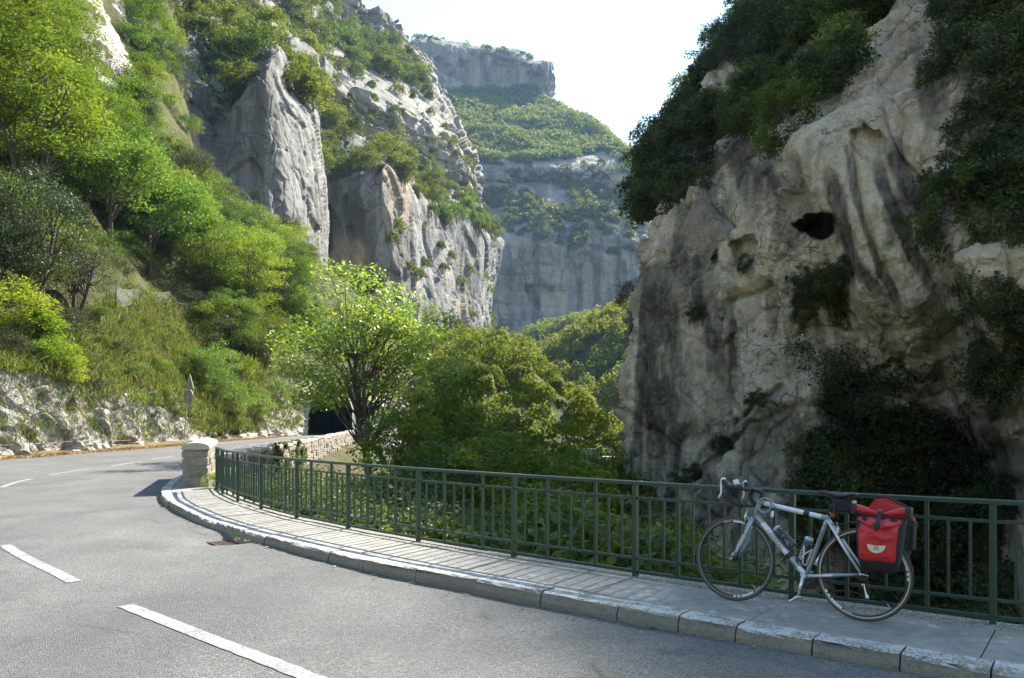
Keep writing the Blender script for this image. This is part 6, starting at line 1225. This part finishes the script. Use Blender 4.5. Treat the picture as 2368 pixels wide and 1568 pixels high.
# ---- things carried by the bicycle
def on_bike(name, label, cat, Mx):
    o = thing(name, label, cat); o.matrix_world = BK @ Mx; return o
for (p, ang, lab) in (((0.580, 0, 0.535), 44.6, 'dark sports bottle lying along the down tube of the bicycle'), ((0.428, 0, 0.455), 107.5, 'dark sports bottle in the white cage on the seat tube')):
    a = R(ang); ax = Vector((math.cos(a), 0, math.sin(a))); Mx = Matrix.Translation(p) @ Matrix.Rotation(math.pi / 2 - a, 4, 'Y')
    bt = on_bike('water_bottle', lab, 'bottle', Mx)
    MB().lathe([(0, -0.09), (0.034, -0.09), (0.037, -0.084), (0.037, -0.01), (0.033, 0.005), (0.037, 0.02), (0.037, 0.055), (0.028, 0.075), (0.0, 0.075)], 22).build('body', M['smoke'], bt, sm=True)
    cp = MB().lathe([(0, 0.072), (0.032, 0.072), (0.033, 0.095), (0.028, 0.108), (0.02, 0.112), (0, 0.113)], 20).build('cap', M['clearcap'], bt, sm=True)
    MB().lathe([(0.0335, 0.078), (0.0345, 0.079), (0.0345, 0.086), (0.0335, 0.087)], 20).build('cap_band', M['smoke'], cp, sm=True)
    for k in range(3):
        mb = MB()
        for j in range(7):
            for i in range(3):
                a0 = 1.1 + i * 0.22 + 0.1 * (j % 2) + k * 0.9; r_ = 0.0378
                if k == 1 and i: continue
                z0 = -0.065 + j * 0.013 + 0.006 * i; V = [(r_ * math.cos(a0), r_ * math.sin(a0), z0), (r_ * math.cos(a0 + 0.14), r_ * math.sin(a0 + 0.14), z0 + 0.004), (r_ * math.cos(a0 + 0.14), r_ * math.sin(a0 + 0.14), z0 + 0.009), (r_ * math.cos(a0), r_ * math.sin(a0), z0 + 0.005)]; mb.add(V, [(0, 1, 2, 3)])
        o = mb.build('printed_pattern', M['redpr'] if k == 1 else M['decal'], bt); o['kind'] = 'stuff'
lk = on_bike('cable_lock', 'coiled grey cable lock hanging from the front of the top tube', 'lock', Matrix.Translation((0.742, 0.035, 0.775)))
MB().tube([(0.055 * math.cos(t1) * (1 + 0.03 * math.sin(t1 * 0.7)), 0.006 * math.sin(t1 * 0.5), 0.055 * math.sin(t1)) for t1 in np.linspace(0, 4 * math.pi - 0.9, 60)], 0.0075, 8).build('cable', M['lockgrey'], lk, sm=True)
MB().tube(cr3([(-0.050, 0.012, 0.05), (-0.066, 0.012, 0.02), (-0.068, 0.012, -0.02)], 8), 0.008, 8).build('cable_end', M['lockgrey'], lk, sm=True)
lb = MB().lathe([(0, -0.035), (0.010, -0.035), (0.011, -0.03), (0.011, 0.03), (0, 0.03)], 14).build('lock_barrel', M['silver'], lk, sm=True); lb.location = (-0.070, 0.012, -0.055)
MB().lathe([(0.0115, 0.018), (0.0118, 0.018), (0.0118, 0.036), (0, 0.036)], 14).build('barrel_collar', M['black'], lb, sm=True)
# saddle bag
sbg = on_bike('saddle_bag', 'small black bag strapped under the bicycle saddle', 'bag', Matrix.Translation((0.155, 0, 0.815)))
def soft_box(name, c, size, mat, parent, taper=0.75, puff=0.25, sub=2, Mx=None):
    me = MB().box((0, 0, 0), size).mesh(name); bm = bmesh.new(); bm.from_mesh(me); bmesh.ops.recalc_face_normals(bm, faces=bm.faces)
    for v in bm.verts:
        if v.co.z < 0: v.co.x *= taper; v.co.y *= (1 + taper) / 2
    bmesh.ops.bevel(bm, geom=list(bm.edges), offset=min(size) * 0.22, segments=3, affect='EDGES', profile=0.6); bm.to_mesh(me); bm.free()
    me.polygons.foreach_set('use_smooth', np.ones(len(me.polygons), bool)); o = link(name, me, mat, parent); o.location = c
    if Mx is not None: o.rotation_euler = Mx
    return o
soft_box('bag_body', (0, 0, 0), (0.17, 0.085, 0.10), M['blackfab'], sbg, 0.7); soft_box('strap', (0.055, 0, -0.012), (0.022, 0.095, 0.085), M['black'], sbg, 0.9); soft_box('reflective_tab', (-0.08, 0.02, 0.03), (0.02, 0.05, 0.02), M['silver'], sbg)
# panniers
def pannier(label, x_, z_, sy, flap):
    pn_ = on_bike('pannier', label, 'pannier', Matrix.Translation((x_, 0.085 * sy, z_)) @ (Matrix.Rotation(R(180), 4, 'Z') if sy < 0 else Matrix.Identity(4)) @ Matrix.Scale(0.89, 4))
    V = []; n = 20                                     # lofted soft body, y away from the wheel
    for (zz_, hw, y0, y1, dx) in ((-0.01, 0.09, 0.01, 0.09, 0.0), (0.02, 0.135, 0.0, 0.135, 0.0), (0.12, 0.155, 0.0, 0.155, 0.0), (0.26, 0.170, 0.0, 0.160, 0.0), (0.36, 0.178, 0.0, 0.135, 0), (0.41, 0.182, 0.02, 0.105, 0), (0.43, 0.184, 0.04, 0.080, 0)):
        for k in range(n):
            a = 2 * math.pi * k / n; ca, sa = math.cos(a), math.sin(a); e = 0.45
            V.append((dx + hw * math.copysign(abs(ca) ** e, ca), (y0 + y1) / 2 + (y1 - y0) / 2 * math.copysign(abs(sa) ** e, sa), zz_))
    MB().add(V, [(i * n + k, i * n + (k + 1) % n, (i + 1) * n + (k + 1) % n, (i + 1) * n + k) for i in range(6) for k in range(n)] + [tuple(range(n)), tuple(range(6 * n, 7 * n))]).build('bag_body', M['blackfab'], pn_, sm=True)
    nu, nv = 46, 60; uu = np.linspace(-1, 1, nu)[:, None]; vv_ = np.linspace(0, 1, nv)[None, :]     # creased red front panel
    hw = 0.130 + 0.020 * vv_ + 0.016 * smooth(0.75, 1, vv_); zz_ = 0.065 + 0.345 * vv_; rnd_ = smooth(0, 0.12, vv_) ; hw = hw * (0.86 + 0.14 * np.sqrt(np.clip(rnd_, 0, 1)))
    yb = np.interp(zz_, [0.02, 0.12, 0.26, 0.36, 0.43], [0.138, 0.158, 0.164, 0.140, 0.086]) + 0 * uu
    Pq = np.stack([uu * hw, yb, zz_ + 0 * uu], -1); bul = 0.012 * (1 - uu ** 4) * (1 - (2 * vv_ - 1) ** 6)
    cre = 0.010 * ridge(np.stack([Pq[..., 0] * 9 + Pq[..., 2] * 5, 0 * Pq[..., 0] + 3, Pq[..., 2] * 9 - Pq[..., 0] * 4], -1), 77 if sy > 0 else 78, 2) * smooth(0.3, 0.7, vv_) + 0.006 * fbm(np.stack([Pq[..., 0] * 14, 0 * Pq[..., 0], Pq[..., 2] * 14], -1), 79, 2)
    fold = -0.016 * np.exp(-((vv_ - 0.70 - 0.18 * np.abs(uu + 0.1)) / 0.025) ** 2) * smooth(0.1, 0.5, np.abs(uu)) + 0.010 * np.exp(-((vv_ - 0.77 - 0.16 * np.abs(uu + 0.1)) / 0.03) ** 2)
    Pq[..., 1] += bul + cre + fold - 0.012 * smooth(0.85, 1.0, np.abs(uu)) - 0.012 * smooth(0.08, 0, vv_)
    link('front_panel', mesh_np('front_panel', Pq, grid_faces(nu, nv)), M['redfab'], pn_)
    if flap:
        V = []; n = 12; st_ = np.linspace(-0.205, 0.205, 17)
        for xx in st_:
            r_ = 0.013 + 0.020 * smooth(0.02, 0.16, abs(xx)); zc = 0.445 + 0.030 * smooth(0.0, 0.2, abs(xx)); V += [(xx, 0.075 + r_ * 0.8 * math.cos(a), zc + r_ * math.sin(a)) for a in np.linspace(0, 2 * math.pi, n, endpoint=False)]
        MB().add(V, [(i * n + k, i * n + (k + 1) % n, (i + 1) * n + (k + 1) % n, (i + 1) * n + k) for i in range(16) for k in range(n)] + [tuple(range(n)), tuple(range(16 * n, 17 * n))]).build('rolled_top', M['redfab'], pn_, sm=True)
        for s_ in (-1, 1): soft_box('roll_end', (0.200 * s_, 0.072, 0.468), (0.045, 0.075, 0.085), M['black'], pn_, 0.9)
        stp = MB().tube(cr3([(0.0, 0.105, 0.468), (0.0, 0.122, 0.43), (-0.002, 0.158, 0.385), (-0.004, 0.178, 0.345)], 10), 0.004, 4).build('strap', M['black'], pn_)
        sw = MB()
        Vs = []
        for q in cr3([(0.0, 0.06, 0.478), (0.0, 0.112, 0.468), (0.0, 0.124, 0.43), (0.0, 0.160, 0.385), (0.0, 0.184, 0.340)], 14): Vs += [(q[0] - 0.016, q[1], q[2]), (q[0] + 0.016, q[1], q[2]), (q[0] + 0.016, q[1] - 0.003, q[2]), (q[0] - 0.016, q[1] - 0.003, q[2])]
        sw.add(Vs, [(4 * i + k, 4 * i + (k + 1) % 4, 4 * i + 4 + (k + 1) % 4, 4 * i + 4 + k) for i in range(13) for k in range(4)]).build('strap', M['black'], pn_)
        soft_box('buckle', (0.0, 0.186, 0.350), (0.046, 0.016, 0.055), M['black'], stp, 1.0)
    else:                                              # opened roll closure standing up
        V = [(-0.20, 0.05, 0.41), (0.19, 0.05, 0.41), (0.19, 0.06, 0.45), (0.12, 0.055, 0.52), (-0.02, 0.05, 0.585), (-0.10, 0.05, 0.575), (-0.19, 0.05, 0.47)]
        n = 7; W_ = V + [(a, b + 0.045, c_ - 0.02) for a, b, c_ in V]; MB().add(W_, [tuple(range(n)), tuple(range(n, 2 * n))[::-1]] + [(i, (i + 1) % n, n + (i + 1) % n, n + i) for i in range(n)]).build('open_flap', M['redfab'], pn_)
        MB().tube([(0.19, 0.07, 0.455), (0.12, 0.07, 0.525), (-0.02, 0.065, 0.592), (-0.10, 0.065, 0.585)], [0.013, 0.014, 0.014, 0.013], 8).build('flap_binding', M['blackfab'], pn_, sm=True)
        soft_box('end_pocket', (0.165, 0.08, 0.30), (0.07, 0.11, 0.24), M['blackfab'], pn_, 0.8)
    lg = MB(); V = [(0.0, 0)]; n = 18; top = []
    outl = [(xx, 0.030 - 0.010 * (1 - (xx / 0.066) ** 2) * 0.6) for xx in np.linspace(-0.066, 0.066, n)] + [(0.066 * math.cos(a), 0.028 - 0.062 * math.sin(a)) for a in np.linspace(0, math.pi, n)[1:-1]]
    yl = 0.1795
    lg.add([(a, yl, b + 0.175) for a, b in outl] + [(a, yl - 0.012, b + 0.175) for a, b in outl], [tuple(range(len(outl)))] + [(i, (i + 1) % len(outl), len(outl) + (i + 1) % len(outl), len(outl) + i) for i in range(len(outl))]); badge = lg.build('badge', M['cream'], pn_)
    em = MB()
    def pl(ps): em.add([(a, yl + 0.0012, b + 0.175) for a, b in ps], [tuple(range(len(ps)))])
    pl([(0, 0.026), (0.006, 0.014), (0.0, 0.002), (-0.006, 0.014)]); pl([(-0.004, 0.0), (-0.012, 0.014), (-0.022, 0.0)]); pl([(0.004, 0.0), (0.012, 0.014), (0.022, 0.0)])
    ob = em.build('emblem', M['dgrey'], badge); ob['kind'] = 'stuff'
    text_mesh('VAUDE', 0.014, M['dgrey'], badge, Matrix.Translation((0.0, yl + 0.0012, 0.166)) @ Matrix.Rotation(R(180), 4, 'Z') @ RX)
    return pn_
pannier('red and black pannier with rolled top hanging on the near side of the bicycle', -0.145, 0.378, 1, True)
pannier('red and black pannier with opened flap on the far side of the bicycle', -0.12, 0.372, -1, False)
# ================================================================== air
t = NT('haze_air'); pv = t.n('VolumePrincipled'); pv.inputs['Color'].default_value = (0.34, 0.60, 1.0, 1); pv.inputs['Density'].default_value = 0.00009; pv.inputs['Anisotropy'].default_value = 0.2
t.t.links.new(pv.outputs[0], t.out.inputs['Volume'])
hz = MB().box((0, 210, 255), (2760, 2760, 590)).build('haze', t.m); tag(hz, 'faint blue haze filling the gorge', 'haze', kind='stuff')
